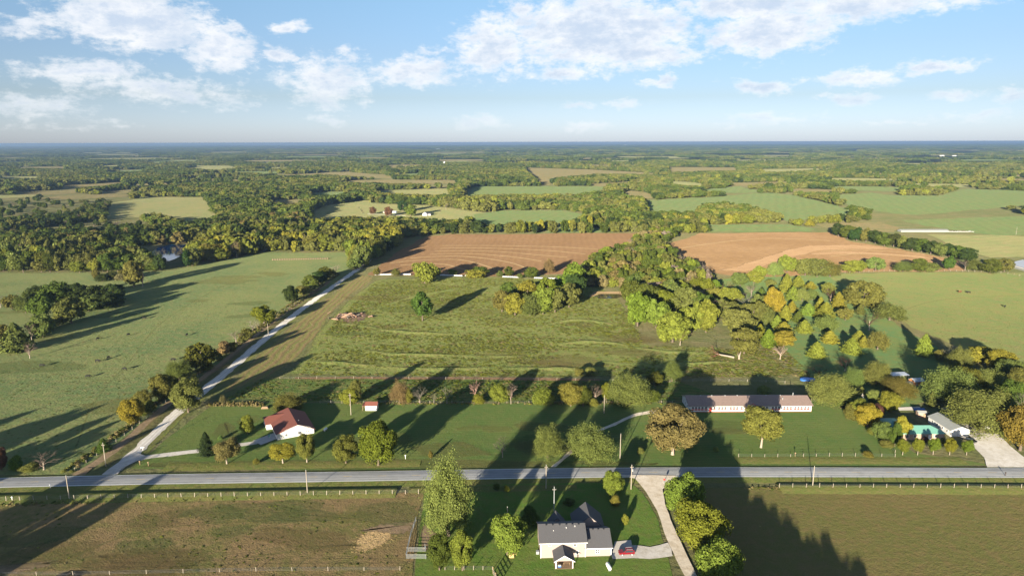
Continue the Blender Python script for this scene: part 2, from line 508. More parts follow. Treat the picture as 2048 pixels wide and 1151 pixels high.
def strip(name, pts, prof, mat, step=4.0, wob=0.0, seed=0, kind='structure', parent=None, rag=False):
    """sweep the cross-section prof [(offset to the left, z)] along pts"""
    c = spline(pts, step)
    d = np.gradient(c, axis=0)
    d /= np.linalg.norm(d, axis=1)[:, None]
    nrm = np.stack([-d[:, 1], d[:, 0]], 1)
    rs = np.random.RandomState(seed)
    mb = MB()
    n, k = len(c), len(prof)
    for i in range(n):
        for j, (o_, z) in enumerate(prof):
            w = rs.uniform(-wob, wob) if j in (0, k - 1) else 0
            p = c[i] + nrm[i] * (o_ + w)
            if rag:
                e = min(1, i / 5, (n - 1 - i) / 5)
                z = z * e * .85 * (.55 + .3 * math.sin(i * .41 + seed) + .25 * math.sin(i * 1.3 + 2 * seed + j)) + (0 if 0 < j < k - 1 else -.03)
                p = p + nrm[i] * (1.2 * math.sin(i * .33 + seed) + .5 * math.sin(i * 1.1 + j))
            mb.v.append((p[0], p[1], z))
    for i in range(n - 1):
        for j in range(k - 1):
            a = i * k + j
            mb.f.append((a, a + 1, a + k + 1, a + k))
    ob = mb.build(name, mat, parent, smooth=True)
    if kind and not parent:
        ob['kind'] = kind
    return ob


def inpoly(px, py, poly):
    x, y = poly[:, 0], poly[:, 1]
    ins = np.zeros(len(px), bool)
    j = len(poly) - 1
    for i in range(len(poly)):
        c = ((y[i] > py) != (y[j] > py)) & (px < (x[j] - x[i]) * (py - y[i]) / (y[j] - y[i] + 1e-12) + x[i])
        ins ^= c
        j = i
    return ins


NZ = 0
FIELDS = []     # pixel polygons kept free of scattered trees


def zone(name, px, mat, z, wob=0.8, world=False, keep=False, kind='structure', seed=1, fade=0.0):
    if keep:
        FIELDS.append(np.array(px, float))
    P = np.array(px if world else [pix(*q) for q in px], float)
    rs = np.random.RandomState(seed + len(px))
    pts = []
    n = len(P)
    for i in range(n):
        a, b = P[i], P[(i + 1) % n]
        L = np.linalg.norm(b - a)
        dist = max(60, (a[1] + b[1]) / 2)
        k = int(min(60, max(1, L / (dist * .014))))
        nn = np.array([-(b - a)[1], (b - a)[0]]) / max(L, 1e-6)
        ph = rs.uniform(0, 6, 2)
        for j in range(k):
            t = j / k
            amp = wob * dist / 250 * (0 if j == 0 else 1)
            pts.append(a + (b - a) * t + nn * amp * (rs.uniform(-1, 1) + 1.3 * math.sin(ph[0] + t * 7 + ph[1])) * .6)
    global NZ
    NZ += 1
    z += NZ * .0015
    mb = MB()
    nv = len(pts)
    if fade:
        A_ = np.array(pts)
        sm = A_.copy()
        for _ in range(4):
            sm = (np.roll(sm, 1, 0) + sm * 2 + np.roll(sm, -1, 0)) / 4
        tg = np.roll(sm, -2, 0) - np.roll(sm, 2, 0)
        nn = np.stack([-tg[:, 1], tg[:, 0]], 1) / np.maximum(np.linalg.norm(tg, axis=1)[:, None], 1e-6)
        area = np.sum(A_[:, 0] * np.roll(A_[:, 1], -1) - A_[:, 1] * np.roll(A_[:, 0], -1))
        inn = sm + nn * fade * (1 if area > 0 else -1)
        mb.poly([(p[0], p[1], z) for p in pts] + [(p[0], p[1], z) for p in inn], [tuple(range(nv, 2 * nv))] + [(i, (i + 1) % nv, nv + (i + 1) % nv, nv + i) for i in range(nv)])
    else:
        mb.poly([(p[0], p[1], z) for p in pts], [tuple(range(nv))])
    me = bpy.data.meshes.new(name)
    me.from_pydata(mb.v, [], mb.f)
    bm = bmesh.new()
    bm.from_mesh(me)
    bmesh.ops.triangulate(bm, faces=bm.faces)
    for f in bm.faces:
        if f.normal.z < 0:
            f.normal_flip()
    bm.to_mesh(me)
    bm.free()
    me.materials.append(mat)
    if fade:
        at_ = me.attributes.new('edge', 'FLOAT', 'POINT')
        at_.data.foreach_set('value', np.r_[np.ones(nv), np.zeros(nv)].astype(np.float32))
    ob = link(name, me)
    ob['kind'] = kind
    return ob


# ------------------------------------------------------------------ ground
def sheet(name, x0, x1, y0, y1, z, mat):
    mb = MB()
    mb.poly([(x0, y0, z), (x1, y0, z), (x1, y1, z), (x0, y1, z)], [(0, 1, 2, 3)])
    ob = mb.build(name, mat)
    ob['kind'] = 'structure'
    return ob


sheet('ground', -32000, 32000, -2000, 31000, -0.02, M['far'])
sheet('near_ground', -2600, 2600, -300, 3400, 0.0, M['base'])

Z1, Z2, Z3, Z4 = .006, .012, .018, .024
zone('pasture', [(-700, 950), (-700, 560), (0, 545), (235, 546), (350, 540), (525, 505), (700, 505), (700, 545), (600, 612), (520, 668), (398, 752), (300, 830), (255, 868), (165, 935), (120, 950)], M['pasture'], Z1, keep=True)
zone('lawn', [(262, 936), (345, 868), (437, 800), (560, 806), (1340, 804), (1660, 800), (1830, 905), (1990, 930), (1500, 934), (830, 941)], M['lawn'], Z1, .3, keep=True)
zone('dry_lawn', [(262, 936), (300, 922), (420, 918), (560, 917), (830, 915), (1090, 918), (1330, 922), (1330, 932), (1000, 937), (700, 942)], M['lawn_dry'], Z2, 1.2, fade=2.2)
zone('dry_lawn', [(410, 872), (425, 846), (460, 834), (485, 850), (500, 880), (440, 896)], M['lawn_dry'], Z3, .8, seed=4, fade=5)
zone('dry_lawn', [(455, 845), (480, 826), (530, 824), (545, 838), (500, 856), (470, 858)], M['lawn_pale'], Z3, .8, seed=6, fade=4)
zone('crop_field', [(452, 796), (520, 758), (640, 757), (1350, 760), (1440, 792), (1350, 802), (560, 803)], M['crop'], Z2, .4, keep=True)
zone('weedy_field', [(560, 752), (600, 712), (640, 645), (742, 558), (900, 554), (1010, 553), (1190, 562), (1250, 600), (1300, 690), (1440, 690), (1560, 715), (1600, 752), (1350, 757)], M['weedy'], Z1, keep=False, fade=6)
zone('hay_field', [(440, 790), (500, 726), (560, 672), (620, 622), (676, 580), (722, 548), (752, 556), (700, 590), (662, 628), (640, 660), (600, 712), (540, 752)], M['hayrow'], Z2, .6, keep=True, fade=1.0)
zone('dirt_strip', [(590, 754), (900, 753), (1200, 757), (1200, 761), (900, 758), (590, 757)], M['plow'], Z3, .4)
zone('clearing', [(1420, 560), (1530, 548), (1650, 548), (1690, 570), (1780, 640), (1880, 700), (1930, 740), (1860, 800), (1760, 830), (1640, 770), (1600, 740), (1560, 690), (1480, 650)], M['cedar_lawn'], Z2)
zone('pasture', [(1640, 549), (1760, 545), (2300, 545), (2700, 800), (2200, 800), (1990, 720), (1860, 670), (1780, 630), (1690, 570)], M['pasture_r'], Z1, keep=True, seed=3)
zone('ploughed_field', [(735, 550), (760, 530), (800, 500), (850, 474), (900, 468), (1276, 466), (1262, 486), (1200, 505), (1130, 548), (1000, 552)], M['plow'], Z2, keep=True)
zone('ploughed_field', [(1325, 492), (1400, 466), (1662, 464), (1700, 482), (1800, 498), (1920, 522), (1930, 541), (1680, 545), (1500, 556), (1425, 545)], M['plow2'], Z2, keep=True, seed=5)
zone('sandy_soil', [(1425, 541), (1500, 522), (1560, 500), (1610, 489), (1740, 489), (1830, 500), (1700, 498), (1630, 504), (1570, 522), (1500, 545)], M['sand'], Z3, 1.2, fade=7)
zone('sandy_soil', [(1600, 506), (1680, 501), (1850, 510), (1880, 521), (1800, 512), (1690, 507), (1640, 511)], M['sand'], Z3, 1.2, seed=7, fade=5)
# mid and far fields
FP = [('f_pale', [(219, 407), (294, 394), (410, 394), (424, 414), (437, 440), (376, 446), (308, 432), (205, 440)]),
      ('f_tan', [(89, 373), (246, 364), (246, 369), (150, 380)]),
      ('f_tan', [(537, 400), (622, 399), (590, 414), (545, 410)]),
      ('f_pale', [(600, 443), (645, 412), (729, 400), (749, 407), (855, 411), (958, 424), (1000, 430), (900, 445), (780, 437), (640, 444)]),
      ('f_green', [(950, 428), (1005, 421), (1128, 420), (1186, 432), (1150, 443), (1005, 453), (940, 447)]),
      ('f_pale', [(752, 381), (896, 377), (905, 390), (869, 394), (752, 389)]),
      ('f_green', [(946, 373), (1214, 372), (1210, 383), (1156, 392), (1012, 392), (918, 396)]),
      ('f_tan', [(640, 344), (691, 344), (766, 349), (800, 357), (765, 357), (640, 351)]),
      ('f_tan', [(516, 352), (700, 343), (700, 350), (520, 355)]),
      ('f_tan', [(1046, 335), (1180, 339), (1340, 348), (1340, 351), (1200, 350), (1105, 358), (1104, 371), (1085, 370), (1060, 349)]),
      ('f_tan', [(1150, 370), (1290, 361), (1310, 364), (1200, 373)]),
      ('f_green', [(1285, 402), (1348, 397), (1443, 393), (1505, 386), (1553, 386), (1592, 391), (1642, 403), (1692, 416), (1720, 428), (1572, 443), (1553, 433), (1512, 418), (1450, 408), (1405, 411), (1392, 426), (1290, 426)]),
      ('f_green', [(1662, 391), (1741, 385), (1785, 391), (1878, 391), (1926, 378), (2018, 380), (2120, 387), (2120, 405), (1963, 419), (1833, 430), (1789, 427), (1710, 416)]),
      ('f_tan', [(1445, 366), (1628, 362), (1610, 368), (1480, 373)]),
      ('f_green', [(1446, 375), (1484, 372), (1492, 382), (1455, 384)]),
      ('f_tan', [(1335, 334), (1470, 335), (1480, 342), (1340, 346)]), ('f_pale', [(1520, 338), (1700, 336), (1620, 343), (1530, 347)]),
      ('f_green', [(1800, 440), (2120, 430), (2120, 470), (1990, 471), (1950, 466), (1850, 452)]),
      ('f_pale', [(1854, 469), (1960, 470), (2120, 474), (2120, 512), (1980, 515), (1925, 500)]),
      ('f_tan', [(1630, 448), (1760, 444), (1800, 456), (1790, 464), (1670, 463)]),
      ('f_green', [(1410, 449), (1580, 449), (1630, 458), (1620, 463), (1415, 464)]),
      ('f_pale', [(0, 354), (80, 352), (80, 359), (0, 361)]),
      ('f_pale', [(370, 331), (455, 331), (485, 336), (430, 341), (370, 338)]),
      ('f_tan', [(0, 338), (60, 333), (130, 333), (130, 339)]),
      ('f_green', [(210, 343), (290, 339), (290, 343), (220, 347)]),
      ('f_green', [(1100, 456), (1230, 458), (1220, 465), (1090, 465)])]
for i, (mt, poly) in enumerate(FP):
    zone('far_field', poly, M[mt], .10 + .002 * i, .8, keep=True, seed=20 + i)
FIELDS.append(np.array([(1735, 430), (1830, 432), (1990, 424), (2048, 424), (2048, 432), (1800, 445), (1735, 440)], float))
FIELDS.append(np.array([(1780, 455), (1980, 455), (1980, 472), (1780, 470)], float))
# foreground
zone('paddock', [(-400, 1022), (0, 1004), (300, 996), (600, 990), (848, 982), (836, 1030), (826, 1140), (800, 1400), (-600, 1400)], M['paddock'], Z1, .3)
zone('lawn', [(850, 977), (1000, 968), (1165, 958), (1250, 956), (1285, 985), (1312, 1030), (1328, 1086), (1345, 1151), (1390, 1400), (800, 1400), (830, 1130), (842, 1040)], M['lawn_rich'], Z2, .3, seed=9)
zone('field', [(1405, 974), (2048, 967), (2600, 975), (3000, 1500), (1560, 1500), (1470, 1151), (1420, 1040)], M['field_r'], Z1, .3)
zone('dirt_yard', [(838, 1050), (850, 1040), (880, 1066), (872, 1100), (842, 1112), (836, 1090)], M['dirt_soft'], Z3, .4, fade=1.5)
zone('burnt_ground', [(660, 636), (668, 626), (700, 620), (740, 622), (748, 630), (725, 645), (690, 650), (668, 646)], M['burnt'], Z3, .5, fade=4)
zone('straw_litter', [(698, 1092), (710, 1068), (745, 1054), (792, 1060), (798, 1078), (764, 1095), (726, 1110), (702, 1108)], M['straw_litter'], .03, .6, fade=2.2)
# bare, trampled soil in the paddock
for k, pl in enumerate([[(60, 1120), (110, 1112), (140, 1118), (90, 1140), (30, 1151), (-40, 1151), (-60, 1130)],
                        [(700, 1062), (760, 1042), (838, 1036), (832, 1066), (800, 1076), (740, 1068)], [(120, 1137), (190, 1140), (190, 1151), (100, 1151)]]):
    zone('bare_soil', pl, M['dirt_soft'], Z3, 1.0, seed=31 + k, fade=2.5)

# uneven growth: lusher and drier patches, cattle paths
rsG = np.random.RandomState(12)
for (poly, n_, r_, mats) in (([(0, 900), (0, 600), (300, 560), (560, 540), (540, 620), (380, 740), (200, 880)], 12, 12, ['grass_patch', 'lawn_pale', 'lawn_pale']),
                             ([(1750, 560), (2048, 556), (2048, 700), (1850, 650)], 0, 12, ['lawn_dry', 'lawn_pale', 'grass_patch']),
                             ([(40, 1030), (820, 1000), (800, 1140), (40, 1140)], 16, 6, ['grass_patch', 'grass_patch', 'lawn_dry', 'lawn_pale']),
                             ([(1500, 1000), (2048, 990), (2048, 1140), (1600, 1140)], 0, 6, ['grass_patch', 'lawn_dry', 'lawn_dry']),
                             ([(700, 600), (960, 580), (1230, 620), (1400, 700), (1300, 740), (650, 740)], 18, 10, ['lawn_dry', 'grass_patch', 'lawn_pale']),
                             ([(460, 900), (800, 830), (1300, 830), (1700, 870), (1600, 910), (700, 915)], 9, 7, ['lawn_pale', 'lawn_dry', 'grass_patch'])):
    P_ = np.array([pix(*q) for q in poly])
    k_ = 0
    while k_ < n_:
        c_ = np.array([rsG.uniform(P_[:, 0].min(), P_[:, 0].max()), rsG.uniform(P_[:, 1].min(), P_[:, 1].max())])
        if not inpoly(c_[:1], c_[1:], P_)[0]:
            continue
        R_ = r_ * rsG.uniform(.5, 1.5)
        el2, th = rsG.uniform(1.2, 2.8), rsG.uniform(-.5, .5)
        ring_ = [(c_[0] + R_ * el2 * math.cos(a) * u, c_[1] + R_ * math.sin(a) * u + R_ * el2 * math.cos(a) * th * .4) for a, u in zip(np.linspace(0, 6.283, 15)[:-1], rsG.uniform(.7, 1.2, 14))]
        zone('grass_patch', ring_, M[rsG.choice(mats)], Z3, .3, world=True, seed=500 + k_, fade=R_ * .34)
        k_ += 1
for k_, tp in enumerate([[(150, 900), (190, 800), (260, 720), (330, 640), (450, 570), (560, 530)], [(0, 800), (120, 745), (260, 735), (350, 700)], [(0, 660), (60, 730), (200, 760), (330, 745)], [(1780, 630), (1880, 600), (2048, 590)], [(120, 1120), (300, 1060), (560, 1040), (830, 1050)], [(0, 1105), (260, 1140), (600, 1100), (820, 1075)]]):
    strip('cattle_path', [pix(*q) for q in tp], [(.35, .10), (-.35, .10)], M['lawn_pale'], 3, .2, 90 + k_)

# ------------------------------------------------------------------ roads
RC = [(-900, 183), (-400, 208), (-180.8, 220.9), (-58.3, 224.9), (49.9, 227.5), (184.6, 226.4), (400, 224), (900, 218)]
road = strip('road', RC, [(4.6, -.02), (3.7, .28), (0, .34), (-3.7, .28), (-6.2, -.02)], M['asphalt'], 6)
# the shoulders of the road bed are grassed
strip('road_verge', RC, [(-3.75, .285), (-5.0, .23), (-7.6, .03)], M['verge'], 6, .15)
strip('road_verge', RC, [(5.3, -.01), (4.2, .27), (3.72, .285)], M['verge'], 6, .1)
strip('road_edge_line', RC, [(-3.30, .289), (-3.62, .287)], M['paint_white'], 6)
strip('road_edge_line', RC, [(3.6, .287), (3.36, .289)], M['paint_white'], 6)
for k_, o_ in enumerate((-2.55, -.95, .95, 2.55)):
    strip('tyre_track', RC, [(o_ + .32, .348 - .016 * abs(o_)), (o_ - .32, .348 - .016 * abs(o_))], M['asphalt_worn'], 3, .22, 60 + k_)
rc = spline(RC, 1.0)
seg = np.r_[0, np.cumsum(np.linalg.norm(np.diff(rc, axis=0), axis=1))]
d0 = 0
dash = None
for s0 in np.arange(seg[0] + 560, seg[-1] - 560, 12.2):
    q = [np.array([np.interp(s0 + e, seg, rc[:, 0]), np.interp(s0 + e, seg, rc[:, 1])]) for e in (0, 3.05)]
    a = math.atan2(*(q[1] - q[0])[::-1])
    if dash is None:
        dash = MB().box((0, -.07, 0), (3.05, .07, .004)).mesh('centre_dash', M['paint_yellow'])
    link('centre_dash', dash, road, (q[0][0], q[0][1], .345), a)


def road_n(x, off):
    y = float(np.interp(x, rc[:, 0], rc[:, 1]))
    return (x, y + off)


def berm(xs, prof, name='ditch_bank'):
    P = [road_n(x, 0) for x in np.linspace(xs[0], xs[1], 8)]
    return strip(name, P, prof, M['verge'], 3, .25, int(abs(xs[0])))


for xs in ((-420, -40), (92, 420)):
    berm(xs, [(-7.6, .02), (-8.4, .10), (-9.6, .62), (-10.8, .68), (-13.5, .30), (-16, .0)])
berm((-36, 22), [(-7.6, .02), (-8.2, .08), (-9.2, .30), (-10.2, .32), (-13, .0)])
for xs in ((-128, -34), (84, 169)):
    berm(xs, [(13, .0), (9.5, .22), (7.3, .02), (6.3, -.01)])
PXC = lambda L, z=0: [pix(*q) for q in L]
strip('gravel_road', PXC([(226, 943), (262, 913), (308, 868), (359, 820), (397, 789), (478, 722), (530, 677), (598, 622), (649, 585), (697, 551), (730, 527), (760, 500)]),
      [(2.5, .03), (1.6, .07), (0, .08), (-1.6, .07), (-2.5, .03)], M['gravel'], 2.5, .5)
strip('gravel_road', PXC([(262, 913), (308, 868), (359, 820), (397, 789), (478, 722), (530, 677), (598, 622), (649, 585), (697, 551), (725, 530)]),
      [(-2.4, .02), (-3.4, -.005), (-4.2, .01), (-5.2, .05)], M['verge'], 4, .3)
GR = PXC([(262, 913), (308, 868), (359, 820), (397, 789), (478, 722), (530, 677), (598, 622), (649, 585), (697, 551), (725, 530)])
for k_, o_ in enumerate((.8, -.8)):
    strip('wheel_track', GR, [(o_ + .35, .086), (o_, .094), (o_ - .35, .086)], M['gravel_white'], 3, .2, 70 + k_)
strip('dirt_track', PXC([(140, 956), (191, 926), (239, 892), (290, 848), (342, 803), (410, 752), (470, 705), (560, 632), (660, 562)]), [(1.9, .03), (.9, .05), (0, .08), (-.9, .05), (-1.9, .03)], M['dirt'], 4, .35)
strip('dirt_bank', PXC([(205, 935), (260, 890), (318, 838), (372, 793), (440, 738), (520, 672), (640, 580)]), [(2.2, .03), (0, .45), (-2.2, .03)], M['lawn_dry'], 4, .4)
zone('gravel_road', [(196, 956), (215, 940), (246, 918), (272, 905), (292, 912), (262, 928), (243, 938), (236, 948)], M['gravel'], .10, .2)
zone('dirt_track', [(128, 961), (150, 948), (172, 936), (185, 936), (170, 950), (172, 957)], M['dirt'], .10, .2)
strip('driveway', PXC([(250, 925), (290, 914), (340, 908), (396, 901), (440, 895), (472, 890), (515, 884)]), [(1.7, .03), (0, .06), (-1.7, .03)], M['gravel'], 3, .25)
zone('driveway', [(505, 882), (548, 866), (553, 878), (522, 890)], M['concrete'], .10, .05)
for off in (.85, -.85):
    P = spline(PXC([(1098, 940), (1112, 929), (1139, 906), (1183, 868), (1214, 855), (1265, 831), (1299, 822), (1350, 819)]), 3)
    strip('track_rut', [tuple(p + np.array([off * .6, off])) for p in P[::4]], [(.75, .03), (0, .045), (-.75, .03)], M['gravel_tan'], 3, .3)
strip('driveway', PXC([(1167, 956), (1176, 985), (1184, 1022)]), [(2.0, .03), (0, .05), (-2.0, .03)], M['dirt'], 3, .35)
zone('side_lane', [(1232, 951), (1270, 958), (1292, 985), (1314, 1022), (1332, 1076), (1352, 1120), (1368, 1151), (1420, 1260), (1480, 1420), (1530, 1420), (1450, 1250), (1392, 1151), (1366, 1095), (1345, 1050), (1330, 1010), (1325, 980), (1352, 952)], M['gravel_tan'], .30, .15)
zone('driveway', [(1222, 1108), (1230, 1083), (1262, 1080), (1268, 1116), (1225, 1118)], M['concrete'], .05, .05)
zone('driveway', [(1262, 1090), (1300, 1094), (1336, 1085), (1345, 1112), (1300, 1118), (1266, 1116)], M['gravel'], .045, .4)
zone('gravel_yard', [(1976, 937), (1968, 915), (1945, 892), (1932, 876), (1912, 852), (1890, 830), (1902, 828), (1936, 850), (1962, 866), (1995, 868), (2030, 900), (2075, 937)], M['gravel'], .06, .2)
zone('gravel_yard', [(1796, 815), (1840, 813), (1842, 820), (1798, 821)], M['concrete'], .05, .1)
# terraces ploughed on the contour
TER = [[(800, 530), (840, 527.6), (865, 527), (895, 528.7), (916, 535), (935, 540)], [(780, 526), (807, 522.5), (844, 520), (885, 518.4), (916, 518.8), (946, 523.5), (967, 529.7), (992, 538)],
       [(820, 516), (860, 513), (905, 511.8), (946, 513.7), (987, 518.4), (1028, 526.6), (1056, 537)], [(860, 508), (885, 507), (946, 507), (1008, 511.6), (1049, 516.4), (1084, 522)],
       [(870, 502), (905, 501), (967, 501.4), (1028, 505), (1082, 510), (1135, 514)], [(880, 496.5), (905, 495.4), (987, 496), (1100, 501), (1172, 508)], [(885, 490.7), (987, 490.7), (1100, 493), (1196, 498)],
       [(1362, 496), (1433, 485), (1519, 477), (1587, 477.5), (1660, 481)], [(1640, 503), (1700, 500), (1790, 503), (1850, 509)], [(1660, 512), (1720, 507), (1800, 510), (1870, 518)]]
for i, tp in enumerate(TER):
    strip('terrace_ridge', PXC(tp), [(1.1, .01), (.4, .16), (0, .2), (-.5, .16), (-1.7, .01)], M['terrace'], 6, .45, i)
# contour banks in the weedy field
for i, tp in enumerate([[(672, 648), (720, 650), (780, 660), (840, 666), (960, 668)], [(690, 690), (740, 700), (800, 708), (900, 711), (1060, 712)], [(1060, 655), (1160, 640), (1280, 660)], [(1080, 690), (1200, 684), (1320, 700), (1440, 708)],
                         [(600, 722), (700, 728), (900, 738), (1100, 735), (1300, 745)], [(770, 612), (840, 590), (930, 575)], [(1180, 722), (1300, 728), (1450, 726), (1560, 735)]]):
    strip('contour_bank', PXC(tp), [(2.8, .0), (1.0, .75), (0, .9), (-2.0, .4), (-4.5, .0)], M['weedy'], 4, 1.0, 40 + i, rag=True)

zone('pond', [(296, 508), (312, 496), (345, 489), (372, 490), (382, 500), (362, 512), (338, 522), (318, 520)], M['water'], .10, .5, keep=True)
FIELDS.append(np.array([(318, 490), (374, 488), (372, 528), (330, 532)], float))
zone('pond_bank', [(278, 510), (300, 494), (340, 483), (392, 482), (396, 488), (350, 487), (318, 494), (300, 506)], M['f_tan'], .13, .3)
zone('pond', [(1184, 591), (1200, 586), (1240, 587), (1250, 592), (1230, 597), (1195, 597)], M['water_murky'], .05, .3, keep=True)
zone('pond_bank', [(1176, 594), (1190, 583), (1245, 583), (1262, 591), (1248, 594), (1240, 588), (1200, 588), (1186, 593)], M['terrace'], .06, .3)

# ------------------------------------------------------------------ tree meshes (unit: height 1, crown width 1)
def leaf_quads(P, N, S, rs, aspect=1.0, along=None):
    n = len(P)
    N = N / np.maximum(np.linalg.norm(N, axis=1)[:, None], 1e-6)
    A = rs.normal(size=(n, 3)) if along is None else along
    U = np.cross(N, A)
    U /= np.maximum(np.linalg.norm(U, axis=1)[:, None], 1e-6)
    V = np.cross(N, U)
    s = S[:, None] * .5
    U = U * s
    V = V * s * aspect
    k = rs.uniform(.55, 1.0, (n, 4, 1))
    Q = np.stack([-U - V, U - V, U + V, -U + V], 1) * k + P[:, None, :]
    return Q


def crown_round(seed, n, leaf, nc, zc=.56, rz=.43, rr=.36, clump=.17, low=.12, power=1.0):
    rs = np.random.RandomState(seed)
    C, RAD = [], []
    k = 0
    while len(C) < nc:
        k += 1
        d = rs.normal(size=3)
        d /= np.linalg.norm(d)
        f = rs.uniform(.35, 1.0) ** .5
        # wider below the middle when power > 1 (pointed top)
        zz = d[2] * f
        taper = 1.0 if zz < 0 else (1 - zz ** 2 * (power - 1) * .6)
        c = np.array([d[0] * rr * f * taper, d[1] * rr * f * taper, zc + zz * (rz - clump * .6)])
        if c[2] < low:
            continue
        C.append(c)
        RAD.append(clump * rs.uniform(.65, 1.25))
    C, RAD = np.array(C), np.array(RAD)
    w = RAD ** 2
    ci = rs.choice(nc, n, p=w / w.sum())
    D = rs.normal(size=(n, 3))
    D /= np.linalg.norm(D, axis=1)[:, None]
    D[:, 2] = np.where(rs.rand(n) < .55, np.abs(D[:, 2]), D[:, 2])
    rad = RAD[ci] * rs.uniform(.62, 1.08, n)
    P = C[ci] + D * rad[:, None] * np.array([1, 1, .85])
    N = D + rs.normal(size=(n, 3)) * .45 + (P - np.array([0, 0, zc])) * .8
    S = leaf * rs.uniform(.6, 1.35, n)
    keep = P[:, 2] > .02
    return leaf_quads(P[keep], N[keep], S[keep], rs, 1.15), C


def crown_willow(seed, n, leaf):
    """feathery crown: fine sprays rising and arching from many branch tips"""
    rs = np.random.RandomState(seed)
    nb = 110
    Q = []
    tips = []
    per = n // nb
    for b_ in range(nb):
        a = rs.uniform(0, 6.283)
        up = rs.uniform(-.45, 1.0)
        L = rs.uniform(.30, .52)
        d = np.array([math.cos(a) * math.sqrt(max(0, 1 - max(up, 0) ** 2)), math.sin(a) * math.sqrt(max(0, 1 - max(up, 0) ** 2)), up * .95 + .12])
        st = np.array([0, 0, .32 + rs.uniform(-.06, .2)])
        t = rs.uniform(.25, 1.0, per) ** .7
        P = st + d * t[:, None] * L * np.array([1.0, 1.0, 1.12])
        P += rs.normal(size=(per, 3)) * (.030 + .025 * t[:, None])
        P[:, 2] -= .07 * t ** 2 * (1 - max(up, 0))
        N = rs.normal(size=(per, 3)) * .8 + (P - np.array([0, 0, .45])) * 2.0
        al = np.tile(d, (per, 1)) + rs.normal(size=(per, 3)) * .25
        Q.append(leaf_quads(P, N, leaf * rs.uniform(.6, 1.3, per), rs, 2.0, np.cross(al, N)))
        tips.append(st + d * L * .7)
    return np.concatenate(Q), np.array(tips)


def crown_cedar(seed, n, leaf):
    rs = np.random.RandomState(seed)
    t = rs.rand(n) ** 1.15
    a = rs.uniform(0, 6.283, n)
    z = .03 + t * .95
    env = .5 * np.minimum(1, (z / .16)) ** .6 * (1 - z) ** .72 * 1.25
    lob = 1 + .22 * np.sin(a * 5 + z * 23 + seed) + .16 * np.sin(a * 3 - z * 31)
    r = env * lob * rs.uniform(.55, 1.05, n)
    P = np.stack([np.cos(a) * r, np.sin(a) * r, z], 1)
    N = np.stack([np.cos(a), np.sin(a), np.full(n, .55)], 1) + rs.normal(size=(n, 3)) * .4
    return leaf_quads(P, N, leaf * rs.uniform(.6, 1.3, n), rs, 1.5, np.cross(np.stack([np.cos(a) * .6, np.sin(a) * .6, np.ones(n)], 1), N)), None


def crown_bare(seed, levels=5, thick=.014, twig=3):
    rs = random.Random(seed)
    mb = MB()

    def grow(p, d, L, r, lv):
        pts, rads = [p], [r]
        q = p
        dd = d.copy()
        for i in range(2):
            dd = (dd + Vector((rs.gauss(0, .16), rs.gauss(0, .16), rs.gauss(.03, .10)))).normalized()
            q = q + dd * L / 2
            pts.append(q)
            rads.append(r * (1 - .28 * (i + 1)))
        mb.tube(pts, rads, 3, False)
        if lv == 0:
            return
        for i in range(rs.choice((2, 3, 3)) if lv > 1 else twig):
            ax = Vector((rs.gauss(0, 1), rs.gauss(0, 1), rs.gauss(0, 1))).normalized()
            nd = (dd + ax * rs.uniform(.45, .85)).normalized()
            if nd.z < -.15:
                nd.z = abs(nd.z) * .3
            o_ = pts[1] if (i == 2 and rs.random() < .6) else q
            grow(o_, nd, L * rs.uniform(.62, .86), r * .52, lv - 1)
    for k in range(5):
        a = k * 1.2566 + rs.uniform(-.4, .4)
        grow(Vector((0, 0, .18 + .05 * k)), Vector((math.cos(a) * .55, math.sin(a) * .55, .85)).normalized(), .25, thick * 1.6, levels - 1)
    P = np.array(mb.v)
    s = np.array([.5 / np.percentile(np.abs(P[:, 0]), 98), .5 / np.percentile(np.abs(P[:, 1]), 98), 1.0 / P[:, 2].max()])
    mb.v = [tuple(p) for p in P * s]
    return mb


def trunk_mesh(seed, limbs, top=.5, r=.034, mat='bark'):
    rs = random.Random(seed)
    mb = MB()
    lean = rs.uniform(-.03, .03)
    mb.tube([(0, 0, -.015), (0, 0, .02), (lean * .4, 0, top * .45), (lean, .01, top), (lean * 1.2, .01, top + .2)], [r * 1.5, r * 1.05, r * .8, r * .55, r * .2], 7)
    if limbs is not None:
        ids = list(range(len(limbs)))
        rs.shuffle(ids)
        for i in ids[:7]:
            c = Vector(limbs[i])
            s0 = Vector((lean * .7, 0, top * rs.uniform(.5, .95)))
            mid = s0.lerp(c, .5) + Vector((0, 0, .03))
            mb.tube([s0, mid, c], [r * .42, r * .3, r * .1], 5)
    return mb.mesh('trunk', M[mat], True)


KINDS = {}      # kind -> level -> list of (crown mesh, trunk mesh)


def reg(kind, lvl, Q, limbs, seed, top=.5, r=.034, mat='bark', inst=False):
    ctr = Q.mean(1)
    k_ = np.array([.5, .5, 1.0]) / np.array([np.percentile(np.hypot(ctr[:, 0], ctr[:, 1]), 96)] * 2 + [np.percentile(ctr[:, 2], 99.5)])
    Q = Q * k_
    limbs = None if limbs is None else limbs * k_
    cm = quads_mesh('crown', Q, M['leaf_mass'] if inst else M['leaf'])
    KINDS.setdefault((kind, lvl), []).append((cm, trunk_mesh(seed, limbs, top, r, mat)))


